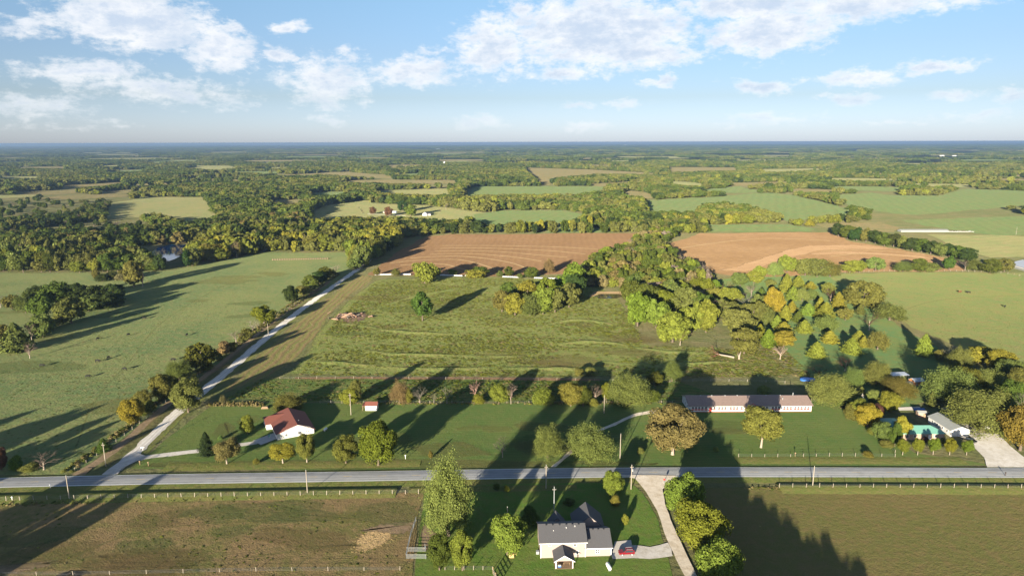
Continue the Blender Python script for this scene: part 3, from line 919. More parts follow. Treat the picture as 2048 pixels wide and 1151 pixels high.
for lvl, (n_, lf, nc_) in {'hi': (17000, .030, 38), 'mid': (3600, .062, 26), 'lo': (620, .140, 15)}.items():
    inst = lvl == 'lo'
    for s_ in range(4):
        Q, C_ = crown_round(100 + s_, n_, lf, int(nc_ * 1.4), .52, .48, .40, .16, .07)
        reg('round', lvl, Q, C_, s_, inst=inst)
    for s_ in range(3):
        Q, C_ = crown_round(200 + s_, n_, lf, int(nc_ * 1.3), .54, .48, .36, .15, .08, 1.7)
        reg('oval', lvl, Q, C_, 10 + s_, inst=inst)
    for s_ in range(2):
        Q, C_ = crown_round(300 + s_, n_, lf, int(nc_ * 1.4), .58, .42, .41, .15, .2)
        reg('stem', lvl, Q, C_, 20 + s_, .45, .03, 'bark_pale', inst=inst)
    for s_ in range(2):
        Q, C_ = crown_round(400 + s_, int(n_ * .6), lf * 1.15, nc_, .42, .5, .36, .22, .0)
        reg('bush', lvl, Q, C_, 30 + s_, .2, .02, inst=inst)
    for s_ in range(3):
        Q, C_ = crown_willow(500 + s_, int(n_ * 3.0), lf * .44)
        reg('willow', lvl, Q, C_, 40 + s_, .42, .04, inst=inst)
    for s_ in range(3):
        Q, C_ = crown_cedar(600 + s_, int(n_ * .55), lf * 1.1)
        reg('cedar', lvl, Q, None, 50 + s_, .5, .03, inst=inst)
for s_ in range(3):
    mbb = crown_bare(700 + s_)
    for lvl in ('hi', 'mid'):
        KINDS.setdefault(('bare', lvl), []).append((mbb.mesh('crown', M['leaf']), trunk_mesh(70 + s_, None, .35, .03, 'bark_pale')))
mbb = crown_bare(720, 4, .022, 3)
KINDS[('bare', 'lo')] = [(mbb.mesh('crown', M['leaf_mass']), trunk_mesh(77, None, .35, .03))]

PAL = {'dark': ((0.042, 0.058, 0.016), 'dark green'), 'green': ((0.078, 0.098, 0.019), 'green'), 'leafgreen': ((0.125, 0.148, 0.02), 'bright green'),
       'lime': ((0.165, 0.17, 0.028), 'yellow-green'), 'yellow': ((0.21, 0.185, 0.028), 'yellow'), 'olive': ((0.125, 0.125, 0.033), 'olive'),
       'orange': ((0.165, 0.128, 0.048), 'orange-brown'), 'gold': ((0.145, 0.138, 0.03), 'golden'), 'rust': ((.13, .058, .034), 'rust-red'),
       'sage': ((0.152, 0.170, 0.045), 'grey-green'), 'tan': ((0.19, 0.15, 0.07), 'tan'), 'grey': ((.20, .155, .125), 'grey'),
       'pink': ((.30, .22, .19), 'pinkish'), 'brown': ((.085, .040, .032), 'dark brown'), 'straw': ((.42, .30, .14), 'straw'), 'conifer': ((0.032, 0.048, 0.018), 'dark')}
KNAME = {'round': ('round_tree', 'tree', 'round-crowned tree'), 'oval': ('tall_tree', 'tree', 'upright tree'), 'stem': ('lawn_tree', 'tree', 'tree with bare trunk'),
         'bush': ('bush', 'bush', 'bush'), 'willow': ('willow_tree', 'tree', 'feathery tree'), 'cedar': ('cedar_tree', 'conifer', 'conical cedar'),
         'bare': ('bare_tree', 'bare tree', 'leafless tree')}
rng = random.Random(5)
NTREE = 0
TREES = []


def tree(X, Y, w, h, kind, pal, label, group=None, rz=None, lvl=None, name=None):
    global NTREE
    lvl = lvl or ('hi' if Y < 340 else 'mid')
    cm, tm = rng.choice(KINDS[(kind, lvl)])
    nm, cat, _ = KNAME[kind]
    t_ = thing(name or nm, label, cat, (X, Y, 0), rng.uniform(0, 6.28) if rz is None else rz, group)
    k_ = rng.uniform(.9, 1.12)
    f_ = 1.06 if lvl == 'mid' else 1.0
    t_.scale = (w * f_ * k_, w * f_ / k_, h * 1.04)
    c = link('crown', cm, t_)
    base = PAL[pal][0]
    j = [rng.uniform(.86, 1.14) for _ in range(2)]
    c.color = (base[0] * j[0], base[1] * j[1], base[2] * j[1], 1)
    link('trunk', tm, t_)
    TREES.append((X, Y, w))
    NTREE += 1
    return t_


def px_tree(x, y, w, h):
    X, Y = pix(x, y)
    s = ppm(Y)
    dep = math.atan2(CAMH, math.hypot(X, Y))
    hh = max(.6, h - .25 * w * math.sin(dep)) / (s * math.cos(dep))
    return X, Y, w / s, hh


# ---- single trees with a description of their own: x, y, width, height (photo pixels), kind, colour, label
SOLO = [
    (897, 1070, 86, 142, 'willow', 'sage', 'huge feathery grey-green tree between paddock and house lawn', 'hi'),
    (879, 1139, 50, 68, 'round', 'green', 'green clump tree behind the cattle pens'),
    (925, 1140, 46, 74, 'oval', 'lime', 'pointed yellow-green tree beside the cattle pens'),
    (1015, 1108, 70, 80, 'round', 'lime', 'drooping yellow-green tree on the lawn beside the beige house'),
    (1225, 990, 42, 48, 'round', 'lime', 'small round tree at the highway edge by the side lane mouth'),
    (1366, 1030, 78, 84, 'round', 'lime', 'yellow-green tree with brownish foot at the corner of highway and side lane'),
    (1398, 1100, 104, 98, 'round', 'leafgreen', 'broad bright green tree in the middle of the side lane row'),
    (1432, 1172, 96, 92, 'round', 'lime', 'yellow-green tree with rough top along the side lane beside the field'),
    (1095, 914, 54, 60, 'willow', 'sage', 'slim feathery grey-green tree beside the school track'),
    (1180, 914, 88, 62, 'willow', 'sage', 'broad feathery grey-green tree over the school track'),
    (1005, 914, 34, 42, 'bare', 'pink', 'small pale leafless tree alone on the mown lawn'),
    (1345, 908, 110, 92, 'stem', 'orange', 'large rusty brown oak in front of the school'),
    (1522, 894, 78, 80, 'stem', 'gold', 'round golden oak before the school entrance'),
    (757, 930, 76, 86, 'round', 'leafgreen', 'big dense green tree on the lawn by the highway'),
    (692, 926, 46, 54, 'round', 'gold', 'rounded golden-green tree next to the big dense green tree'),
    (614, 924, 38, 54, 'stem', 'gold', 'upright golden tree in front of the red-roofed house'),
    (566, 926, 46, 40, 'stem', 'yellow', 'flat-topped thin yellow tree on the lawn'),
    (454, 927, 54, 50, 'stem', 'orange', 'orange-olive tree beside the house driveway'),
    (414, 911, 33, 48, 'cedar', 'conifer', 'dark spruce at the driveway of the red-roofed house'),
    (495, 868, 28, 37, 'oval', 'lime', 'young yellow-green tree left of the red roof'),
    (441, 879, 11, 9, 'bush', 'sage', 'tiny clipped bush on the dry lawn patch'),
    (513, 927, 13, 11, 'bush', 'gold', 'little golden bush between the lawn trees'),
    (861, 917, 9, 16, 'oval', 'olive', 'thin sapling on the mown lawn'),
    (576, 820, 52, 32, 'willow', 'olive', 'loose olive bushy tree behind the red-roofed house'),
    (446, 806, 11, 16, 'willow', 'tan', 'tan weed clump on the lawn edge by the gravel road'),
    (845, 641, 40, 56, 'oval', 'green', 'lone dense green tree in the weedy field'),
    (850, 566, 48, 42, 'round', 'lime', 'yellow-green tree below the white wrapped bales'),
    (403, 741, 56, 52, 'stem', 'green', 'round green tree with trunk at the gravel road fence'),
    (377, 824, 58, 66, 'round', 'sage', 'pale green tree at the bend of the gravel road'),
    (528, 648, 44, 36, 'stem', 'leafgreen', 'bright green umbrella-shaped tree by the gravel road'),
    (267, 848, 42, 50, 'round', 'yellow', 'yellow tree at the foot of the gravel road fence'),
    (208, 903, 26, 28, 'cedar', 'green', 'small dark cedar by the dirt track'),
    (34, 940, 26, 30, 'bush', 'leafgreen', 'bright green bush at the pasture corner by the highway'),
    (88, 938, 66, 36, 'bare', 'grey', 'wide grey leafless thicket at the pasture corner'),
    (4, 940, 24, 44, 'round', 'rust', 'rusty tree at the pasture corner'),
    (62, 942, 34, 18, 'bush', 'sage', 'grey-green bush before the leafless thicket'),
    (268, 573, 42, 50, 'round', 'olive', 'yellow-olive tree at the pasture wood tip'),
    (286, 573, 26, 42, 'bare', 'pink', 'whitish leafless tree at the pasture wood tip'),
    (1440, 722, 0, 0, 'none', '', ''),
    (1527, 790, 30, 20, 'bush', 'sage', 'pale bush behind the school roof'),
    (1735, 853, 48, 46, 'round', 'yellow', 'bright yellow-green tree by the green-roofed house'),
    (1779, 823, 46, 40, 'round', 'lime', 'pale lime tree on the lawn behind the green-roofed house'),
    (1803, 872, 34, 40, 'oval', 'yellow', 'yellow tree leaning over the green roof'),
    (1963, 862, 122, 86, 'willow', 'sage', 'massive feathery tree with forked trunk by the white trailer'),
    (1897, 806, 92, 70, 'willow', 'sage', 'dark feathery tree behind the garage'),
    (2040, 900, 76, 92, 'round', 'gold', 'golden-green tree at the gravel yard edge'),
    (1662, 806, 76, 56, 'willow', 'sage', 'feathery tree at the school lawn back corner'),
    (1344, 865, 1, 1, 'none', '', ''),
    (1545, 628, 40, 52, 'oval', 'yellow', 'tall yellow tree standing among the cedars'),
    (1724, 618, 68, 56, 'round', 'olive', 'large pale olive tree at the clearing edge'),
    (1488, 707, 58, 50, 'round', 'olive', 'olive tree behind the fallen trunk'),
    (1690, 741, 42, 30, 'bare', 'brown', 'dark reddish leafless shrub in the clearing'),
    (1638, 754, 36, 28, 'bare', 'brown', 'brown leafless shrub by the blue pool'),
    (1847, 712, 32, 44, 'cedar', 'lime', 'pale cedar at the pasture fence'),
    (777, 432, 16, 18, 'round', 'rust', 'deep red tree in the yard of the far farmhouse'),
    (746, 428, 14, 14, 'round', 'rust', 'brown-red round tree by the far drive'),
    (806, 424, 20, 22, 'round', 'dark', 'dark green tree by the far farmhouse'),
    (822, 432, 24, 22, 'round', 'lime', 'lime tree beside the far white farmhouse'),
    (892, 420, 8, 16, 'bare', 'pink', 'bleached dead tree near the far farmhouse'),
    (1250, 1048, 14, 20, 'bush', 'lime', 'small lit bush beside the rear gable of the beige house'),
    (1230, 1012, 18, 22, 'bush', 'gold', 'half-lit shrub behind the beige house'),
    (1138, 1010, 22, 15, 'bush', 'green', 'shadowed shrub by the beige house driveway'),
    (1060, 1048, 36, 36, 'bush', 'green', 'shadowed shrub beside the light pole on the house lawn'),
    (993, 980, 13, 14, 'bush', 'green', 'green shrub at the roadside bed'),
    (1013, 982, 13, 12, 'bush', 'yellow', 'yellow shrub at the roadside bed'),
    (1281, 907, 13, 13, 'bush', 'olive', 'small shrub beside the rusty brown oak'),
    (1432, 903, 12, 11, 'bush', 'sage', 'low shrub in the shade of the lane trees'),
    (1735, 912, 22, 11, 'bush', 'gold', 'golden bush at the school fence'),
]
for q in SOLO:
    if q[4] == 'none':
        continue
    X, Y, w_, h_ = px_tree(*q[:4])
    tree(X, Y, w_, h_, q[4], q[5], q[6])

# ---- rows and clumps: the label comes from look and place
ROWS = {
    ('in the fence row behind the mown lawn', 'trees in the fence row behind the lawn'): [
        (700, 810, 38, 34, 'round', 'yellow'), (712, 806, 26, 46, 'oval', 'olive'), (800, 807, 36, 44, 'willow', 'tan'), (818, 807, 20, 30, 'oval', 'gold'), (840, 807, 32, 38, 'bare', 'grey'), (868, 807, 16, 26, 'bare', 'grey'),
        (894, 806, 24, 36, 'bare', 'grey'), (951, 803, 22, 48, 'bare', 'pink'), (957, 807, 26, 20, 'bush', 'lime'), (998, 807, 40, 40, 'round', 'lime'), (1022, 807, 24, 44, 'bare', 'pink'),
        (1088, 808, 48, 32, 'bush', 'lime'), (1142, 811, 48, 46, 'round', 'gold'), (1166, 812, 34, 40, 'round', 'green'), (1190, 806, 32, 42, 'bare', 'grey'), (1212, 800, 20, 34, 'oval', 'leafgreen'),
        (1258, 808, 76, 58, 'willow', 'sage'), (1300, 806, 34, 28, 'round', 'green'), (1188, 812, 20, 16, 'bush', 'gold'), (1310, 772, 30, 28, 'round', 'green'), (1344, 762, 34, 38, 'willow', 'olive'), (1180, 752, 22, 18, 'round', 'sage'), (1158, 752, 20, 16, 'round', 'olive')],
    ('along the gravel road fence', 'trees along the gravel road'): [
        (584, 604, 28, 32, 'round', 'dark'), (606, 590, 30, 20, 'bush', 'olive'), (622, 580, 32, 30, 'round', 'green'), (640, 568, 28, 26, 'round', 'dark'), (652, 560, 34, 26, 'round', 'green'), (672, 546, 22, 20, 'bare', 'pink'), (664, 550, 16, 12, 'bush', 'olive'),
        (506, 662, 26, 24, 'bare', 'pink'), (492, 680, 26, 24, 'bush', 'olive'), (472, 688, 24, 32, 'bare', 'grey'), (449, 708, 24, 26, 'bush', 'tan'), (464, 700, 22, 16, 'bush', 'olive'), (359, 760, 48, 40, 'willow', 'olive'), (326, 800, 46, 52, 'round', 'olive'),
        (288, 818, 34, 38, 'round', 'olive'), (345, 778, 30, 26, 'bush', 'green'), (300, 826, 24, 26, 'bush', 'gold'), (434, 720, 24, 16, 'bush', 'olive'), (414, 740, 26, 14, 'bush', 'olive')],
    ('in the clump on the cattle pasture', 'trees in the pasture clump'): [
        (24, 618, 30, 28, 'round', 'olive'), (52, 625, 34, 40, 'willow', 'olive'), (85, 636, 46, 46, 'round', 'green'), (143, 646, 54, 50, 'round', 'olive'), (113, 610, 46, 46, 'round', 'green'), (155, 605, 42, 38, 'round', 'dark'), (191, 608, 42, 36, 'round', 'dark'),
        (226, 604, 40, 36, 'round', 'dark'), (178, 622, 46, 32, 'bush', 'olive'), (208, 618, 40, 30, 'bush', 'dark'), (74, 606, 34, 34, 'round', 'dark'), (34, 703, 54, 58, 'cedar', 'olive'), (60, 716, 28, 34, 'bare', 'pink'), (86, 674, 44, 46, 'round', 'olive'), (64, 680, 30, 36, 'bare', 'grey'),
        (6, 690, 36, 40, 'round', 'olive'), (100, 660, 34, 24, 'bush', 'olive'), (205, 563, 22, 16, 'bush', 'dark'), (225, 560, 20, 18, 'round', 'dark'), (194, 560, 14, 22, 'oval', 'olive'), (245, 560, 26, 16, 'bush', 'tan'), (2, 615, 24, 26, 'bare', 'grey'), (120, 650, 26, 22, 'bush', 'olive'), (236, 612, 30, 24, 'round', 'dark')],
    ('in the grove beside the small pond', 'trees in the grove by the small pond'): [
        (1275, 652, 54, 66, 'round', 'leafgreen'), (1312, 655, 48, 56, 'round', 'lime'), (1345, 684, 70, 60, 'round', 'lime'), (1290, 620, 56, 52, 'round', 'green'), (1326, 628, 50, 46, 'round', 'leafgreen'), (1382, 666, 54, 60, 'round', 'lime'), (1412, 664, 50, 62, 'round', 'lime'),
        (1368, 630, 54, 54, 'round', 'olive'), (1402, 630, 46, 46, 'round', 'green'), (1432, 640, 40, 46, 'bare', 'grey'), (1264, 606, 40, 44, 'round', 'green'), (1340, 600, 44, 40, 'round', 'olive'), (1434, 606, 40, 30, 'round', 'gold'), (1360, 690, 30, 40, 'bare', 'tan')],
    ('in the thicket in the middle of the weedy field', 'trees in the thicket of the weedy field'): [
        (1004, 623, 36, 42, 'round', 'olive'), (1030, 630, 42, 44, 'round', 'lime'), (1060, 631, 40, 42, 'willow', 'olive'), (1086, 628, 40, 50, 'round', 'lime'), (1110, 624, 38, 46, 'round', 'olive'), (1138, 614, 44, 46, 'round', 'olive'), (1018, 602, 38, 38, 'round', 'green'),
        (1056, 602, 44, 40, 'round', 'lime'), (1096, 604, 46, 48, 'round', 'leafgreen'), (1130, 592, 44, 44, 'round', 'leafgreen'), (1152, 598, 40, 48, 'round', 'dark'), (1150, 570, 44, 44, 'round', 'leafgreen'), (1046, 626, 22, 20, 'bush', 'tan'), (1074, 618, 26, 36, 'bare', 'tan')],
    ('scattered over the mown clearing', 'cedars scattered over the clearing'): [
        (1572, 584, 28, 36, 'cedar', 'lime'), (1570, 640, 26, 30, 'cedar', 'lime'), (1596, 573, 24, 22, 'cedar', 'lime'), (1621, 578, 22, 16, 'cedar', 'lime'), (1616, 630, 32, 24, 'cedar', 'lime'), (1650, 636, 32, 32, 'cedar', 'lime'), (1640, 622, 22, 28, 'cedar', 'lime'), (1676, 616, 26, 32, 'cedar', 'lime'),
        (1608, 665, 32, 26, 'cedar', 'lime'), (1553, 656, 24, 26, 'cedar', 'lime'), (1567, 668, 36, 26, 'cedar', 'lime'), (1536, 694, 30, 36, 'cedar', 'leafgreen'), (1567, 694, 40, 32, 'round', 'lime'), (1519, 676, 24, 28, 'cedar', 'leafgreen'), (1560, 718, 34, 32, 'bare', 'pink'), (1659, 686, 32, 26, 'cedar', 'lime'),
        (1632, 715, 32, 32, 'cedar', 'lime'), (1702, 707, 38, 32, 'cedar', 'lime'), (1717, 684, 26, 24, 'cedar', 'lime'), (1727, 694, 22, 22, 'cedar', 'lime'), (1755, 698, 42, 36, 'willow', 'olive'), (1738, 660, 44, 40, 'bare', 'brown'), (1652, 660, 42, 30, 'willow', 'sage'), (1604, 602, 24, 26, 'willow', 'sage'), (1502, 594, 22, 30, 'bare', 'grey'), (1478, 601, 28, 22, 'bare', 'grey'),
        (1474, 668, 56, 50, 'round', 'olive'), (1505, 648, 44, 46, 'round', 'olive'), (1779, 640, 50, 34, 'willow', 'olive'), (1660, 604, 30, 30, 'bare', 'brown'), (1656, 590, 26, 24, 'round', 'gold'), (1720, 628, 18, 20, 'cedar', 'olive'), (1583, 624, 22, 22, 'cedar', 'lime'), (1522, 596, 20, 20, 'cedar', 'green'), (1540, 576, 22, 18, 'round', 'olive'), (1450, 640, 48, 42, 'round', 'olive'), (1462, 612, 42, 36, 'round', 'lime'), (1490, 622, 36, 38, 'bare', 'grey'), (1517, 624, 38, 36, 'round', 'olive'), (1532, 648, 34, 34, 'willow', 'olive'), (1585, 600, 30, 28, 'cedar', 'lime'), (1624, 600, 28, 22, 'willow', 'sage'), (1690, 640, 30, 24, 'round', 'olive'), (1596, 644, 24, 22, 'cedar', 'green'), (1450, 592, 34, 34, 'bare', 'tan'), (1508, 566, 30, 24, 'round', 'lime'), (1480, 572, 30, 26, 'round', 'olive')],
    ('in the yard around the green-roofed house', 'trees around the green-roofed house'): [
        (1704, 776, 40, 40, 'willow', 'sage'), (1752, 768, 54, 44, 'willow', 'sage'), (1796, 794, 58, 40, 'willow', 'olive'), (1744, 809, 26, 30, 'round', 'sage'), (1718, 838, 40, 40, 'round', 'lime'), (1762, 882, 38, 38, 'round', 'olive'), (1789, 892, 26, 46, 'oval', 'green'), (1700, 838, 30, 30, 'bush', 'olive'), (1752, 838, 26, 30, 'bush', 'brown'),
        (1772, 894, 26, 16, 'bush', 'olive'), (1862, 812, 18, 30, 'cedar', 'olive'), (1750, 870, 26, 20, 'bush', 'gold'), (1722, 790, 16, 18, 'cedar', 'olive'), (1680, 812, 30, 20, 'bush', 'olive'), (1884, 886, 12, 12, 'bush', 'gold'), (1850, 884, 13, 12, 'bush', 'brown')],
    ('in the overgrown row behind the trailer', 'trees in the row behind the trailer'): [
        (1956, 726, 46, 34, 'round', 'lime'), (1997, 742, 54, 44, 'round', 'lime'), (2018, 762, 50, 44, 'round', 'olive'), (2040, 785, 50, 50, 'round', 'olive'), (1916, 742, 46, 46, 'willow', 'sage'), (1900, 730, 28, 44, 'bare', 'grey'), (1975, 790, 60, 50, 'willow', 'sage'), (2022, 820, 60, 60, 'round', 'green'), (1930, 790, 60, 56, 'round', 'green'),
        (2044, 840, 44, 60, 'bare', 'grey'), (1882, 722, 26, 24, 'bush', 'olive'), (2000, 838, 50, 50, 'round', 'dark')],
    ('along the fence below the sandy ploughed field', 'trees along the sandy field fence'): [
        (1520, 556, 24, 24, 'round', 'lime'), (1550, 553, 30, 28, 'willow', 'sage'), (1574, 545, 36, 34, 'round', 'lime'), (1610, 551, 34, 34, 'round', 'olive'), (1634, 553, 46, 36, 'round', 'olive'), (1660, 553, 36, 30, 'willow', 'olive'), (1700, 545, 30, 24, 'round', 'lime'), (1718, 545, 26, 24, 'round', 'lime'), (1751, 541, 30, 26, 'round', 'sage'), (1806, 543, 30, 20, 'willow', 'olive'),
        (1836, 543, 30, 26, 'round', 'green'), (1864, 543, 28, 18, 'bush', 'olive'), (1898, 539, 26, 26, 'round', 'green'), (1930, 540, 30, 24, 'bare', 'grey'), (1948, 541, 26, 22, 'willow', 'olive'), (1980, 546, 34, 28, 'round', 'green'), (2008, 543, 30, 26, 'round', 'olive')],
    ('in the dark hedgerow slanting beside the sandy field', 'trees in the slanting hedgerow'): [
        (1676 + i * 18.5, 473 + i * 3.4 + (i % 3), 30, 26, 'round' if i % 4 else 'oval', ('dark', 'green', 'dark', 'olive')[i % 4]) for i in range(15)],
    ('among the white wrapped bales', 'saplings along the bale row'): [
        (754, 551, 14, 16, 'round', 'olive'), (792, 552, 16, 15, 'willow', 'olive'), (848, 550, 18, 16, 'round', 'green'), (877, 550, 12, 10, 'bush', 'green'), (905, 550, 18, 12, 'round', 'leafgreen'), (950, 556, 44, 18, 'bush', 'lime'), (962, 553, 30, 20, 'round', 'green'), (1018, 553, 20, 20, 'round', 'green'), (1000, 553, 14, 12, 'bush', 'olive'), (1062, 556, 24, 22, 'round', 'green'), (1040, 556, 14, 10, 'bush', 'olive'), (1098, 546, 22, 28, 'willow', 'tan')],
    ('planted in a line before the green-roofed house', 'young trees before the green-roofed house'): [
        (1805, 909, 21, 32, 'stem', 'leafgreen'), (1835, 909, 21, 33, 'stem', 'leafgreen'), (1866, 908, 21, 33, 'stem', 'leafgreen'), (1899, 909, 21, 32, 'stem', 'leafgreen'), (1933, 909, 21, 30, 'stem', 'leafgreen')],
}
for (place, grp), items in ROWS.items():
    for (x, y, w, h, kind, pal) in items:
        X, Y, w_, h_ = px_tree(x, y, w, h)
        if kind == 'bare' or PAL[pal][1] in ('grey',):
            desc = PAL[pal][1] + ' ' + KNAME[kind][2]
        else:
            desc = ('tall ' if h_ > 14 else 'tiny ' if h_ < 4.5 else 'small ' if h_ < 7 else '') + ('broad ' if w_ / h_ > 1.15 else 'slender ' if w_ / h_ < .75 else '') + PAL[pal][1] + ' ' + KNAME[kind][2]
        tree(X, Y, w_, h_, kind, pal, (desc + ' ' + place), grp)
# trees standing beyond the frame; their long shadows reach into it
LSH = 1 / math.tan(SUN_EL)
for (tx, ty, h_, w_, kd) in [(246, 926, 24, 15, 'oval'), (215, 945, 23, 16, 'round'), (150, 975, 22, 14, 'round'), (304, 967, 20, 9, 'oval'), (292, 976, 19, 10, 'oval'), (200, 1001, 18, 6, 'oval'), (168, 1001, 16, 5, 'oval'),
                              (150, 826, 20, 18, 'round'), (190, 846, 18, 12, 'oval'), (120, 835, 19, 18, 'round'), (188, 870, 15, 10, 'oval'), (36, 832, 16, 9, 'round'), (60, 850, 17, 14, 'round'),
                              (1480, 985, 17, 13, 'round'), (1512, 1008, 18, 14, 'round'), (1500, 1050, 18, 15, 'round'), (1450, 1030, 17, 14, 'round'), (1545, 1030, 18, 14, 'round'), (1590, 1062, 18, 13, 'round'), (1640, 1090, 18, 14, 'round'), (1690, 1145, 18, 14, 'round'), (1560, 1060, 20, 16, 'round'), (1620, 1110, 20, 16, 'round')]:
    X, Y = pix(tx, ty)
    X, Y = X - h_ * LSH * math.sin(SUN_AZ), Y - h_ * LSH * math.cos(SUN_AZ)
    u, v_ = proj(X, Y, h_) if Y > 20 else (0, 9999)
    tree(X, Y, w_, h_, kd, 'green', 'tall green roadside tree beyond the ' + ('paddock' if tx < 700 else 'side lane'), 'trees beyond the ' + ('paddock' if tx < 700 else 'side lane'), lvl='mid')

# ------------------------------------------------------------------ woods: nearest trees singly, the mass beyond as stuff
def open_ground(X, Y, Hh):
    """True where a tree of height Hh would stand on, or hide, an open field"""
    ux, uy = proj(X, Y, np.zeros_like(X))
    tx, ty = proj(X, Y, Hh * .62)
    bad = np.zeros(len(X), bool)
    for f in FIELDS:
        bad |= inpoly(ux, uy, f) | inpoly(tx, ty, f)
    return bad


def scatter(poly, spacing, seed, world=False):
    P = np.array(poly if world else [pix(*q) for q in poly], float)
    rs = np.random.RandomState(seed)
    x0, y0, x1, y1 = P[:, 0].min(), P[:, 1].min(), P[:, 0].max(), P[:, 1].max()
    gx, gy = np.meshgrid(np.arange(x0, x1, spacing), np.arange(y0, y1, spacing * .9))
    gx = gx + (np.arange(gx.shape[0]) % 2)[:, None] * spacing * .5
    X = gx.ravel() + rs.uniform(-.38, .38, gx.size) * spacing
    Y = gy.ravel() + rs.uniform(-.38, .38, gx.size) * spacing
    k = inpoly(X, Y, P)
    return X[k], Y[k], rs


src = bpy.data.collections.new('tree_sources')
SRC = []
for kd in ('round', 'oval', 'bush', 'willow', 'bare', 'cedar'):
    for (cm, tm) in KINDS[(kd, 'lo')]:
        ob = bpy.data.objects.new('tree_source', cm)
        src.objects.link(ob)
        SRC.append((kd, ob))
IDX = {kd: [i for i, (k2, _) in enumerate(SRC) if k2 == kd] for kd in ('round', 'oval', 'bush', 'willow', 'bare', 'cedar')}


def instancer_group(name, objs):
    ng = bpy.data.node_groups.new(name, 'GeometryNodeTree')
    ng.interface.new_socket('Geometry', in_out='INPUT', socket_type='NodeSocketGeometry')
    ng.interface.new_socket('Geometry', in_out='OUTPUT', socket_type='NodeSocketGeometry')
    N, Lk = ng.nodes, ng.links
    gi, go = N.new('NodeGroupInput'), N.new('NodeGroupOutput')
    g2i = N.new('GeometryNodeGeometryToInstance')
    infos = []
    for ob in objs:
        oi = N.new('GeometryNodeObjectInfo')
        oi.inputs['Object'].default_value = ob
        infos.append(oi)
    for oi in reversed(infos):
        Lk.new(oi.outputs['Geometry'], g2i.inputs[0])
    iop = N.new('GeometryNodeInstanceOnPoints')
    Lk.new(gi.outputs[0], iop.inputs['Points'])
    Lk.new(g2i.outputs[0], iop.inputs['Instance'])
    iop.inputs['Pick Instance'].default_value = True

    def attr(nm, typ):
        a = N.new('GeometryNodeInputNamedAttribute')
        a.data_type = typ
        a.inputs['Name'].default_value = nm
        return a.outputs[0]
    Lk.new(attr('variant', 'INT'), iop.inputs['Instance Index'])
    e2r = N.new('FunctionNodeEulerToRotation')
    Lk.new(attr('rot', 'FLOAT_VECTOR'), e2r.inputs[0])
    Lk.new(e2r.outputs[0], iop.inputs['Rotation'])
    Lk.new(attr('scl', 'FLOAT_VECTOR'), iop.inputs['Scale'])
    Lk.new(iop.outputs[0], go.inputs[0])
    return ng


# Join order of a multi-input socket is checked by giving every source the same role within its kind
NG_TREES = instancer_group('scatter_trees', [o_ for _, o_ in SRC])


def mass(name, label, cat, X, Y, Wd, Hh, var, tint, ng, rs, z=None):
    n = len(X)
    me = bpy.data.meshes.new(name)
    me.vertices.add(n)
    co = np.zeros((n, 3), np.float32)
    co[:, 0], co[:, 1] = X, Y
    if z is not None:
        co[:, 2] = z
    me.vertices.foreach_set('co', co.ravel())

    def at(nm, typ, data, key):
        a = me.attributes.new(nm, typ, 'POINT')
        a.data.foreach_set(key, np.ascontiguousarray(data).ravel())
    at('variant', 'INT', var.astype(np.int32), 'value')
    rot = np.zeros((n, 3), np.float32)
    rot[:, 2] = rs.uniform(0, 6.283, n)
    at('rot', 'FLOAT_VECTOR', rot, 'vector')
    at('scl', 'FLOAT_VECTOR', np.stack([Wd, Wd, Hh], 1).astype(np.float32), 'vector')
    at('tint', 'FLOAT_COLOR', np.concatenate([tint, np.ones((n, 1))], 1).astype(np.float32), 'color')
    ob = link(name, me)
    md = ob.modifiers.new('scatter', 'NODES')
    md.node_group = ng
    tag(ob, label, cat, None, 'stuff')
    return ob


PALN = list(PAL)
PALC = np.array([PAL[k][0] for k in PALN])


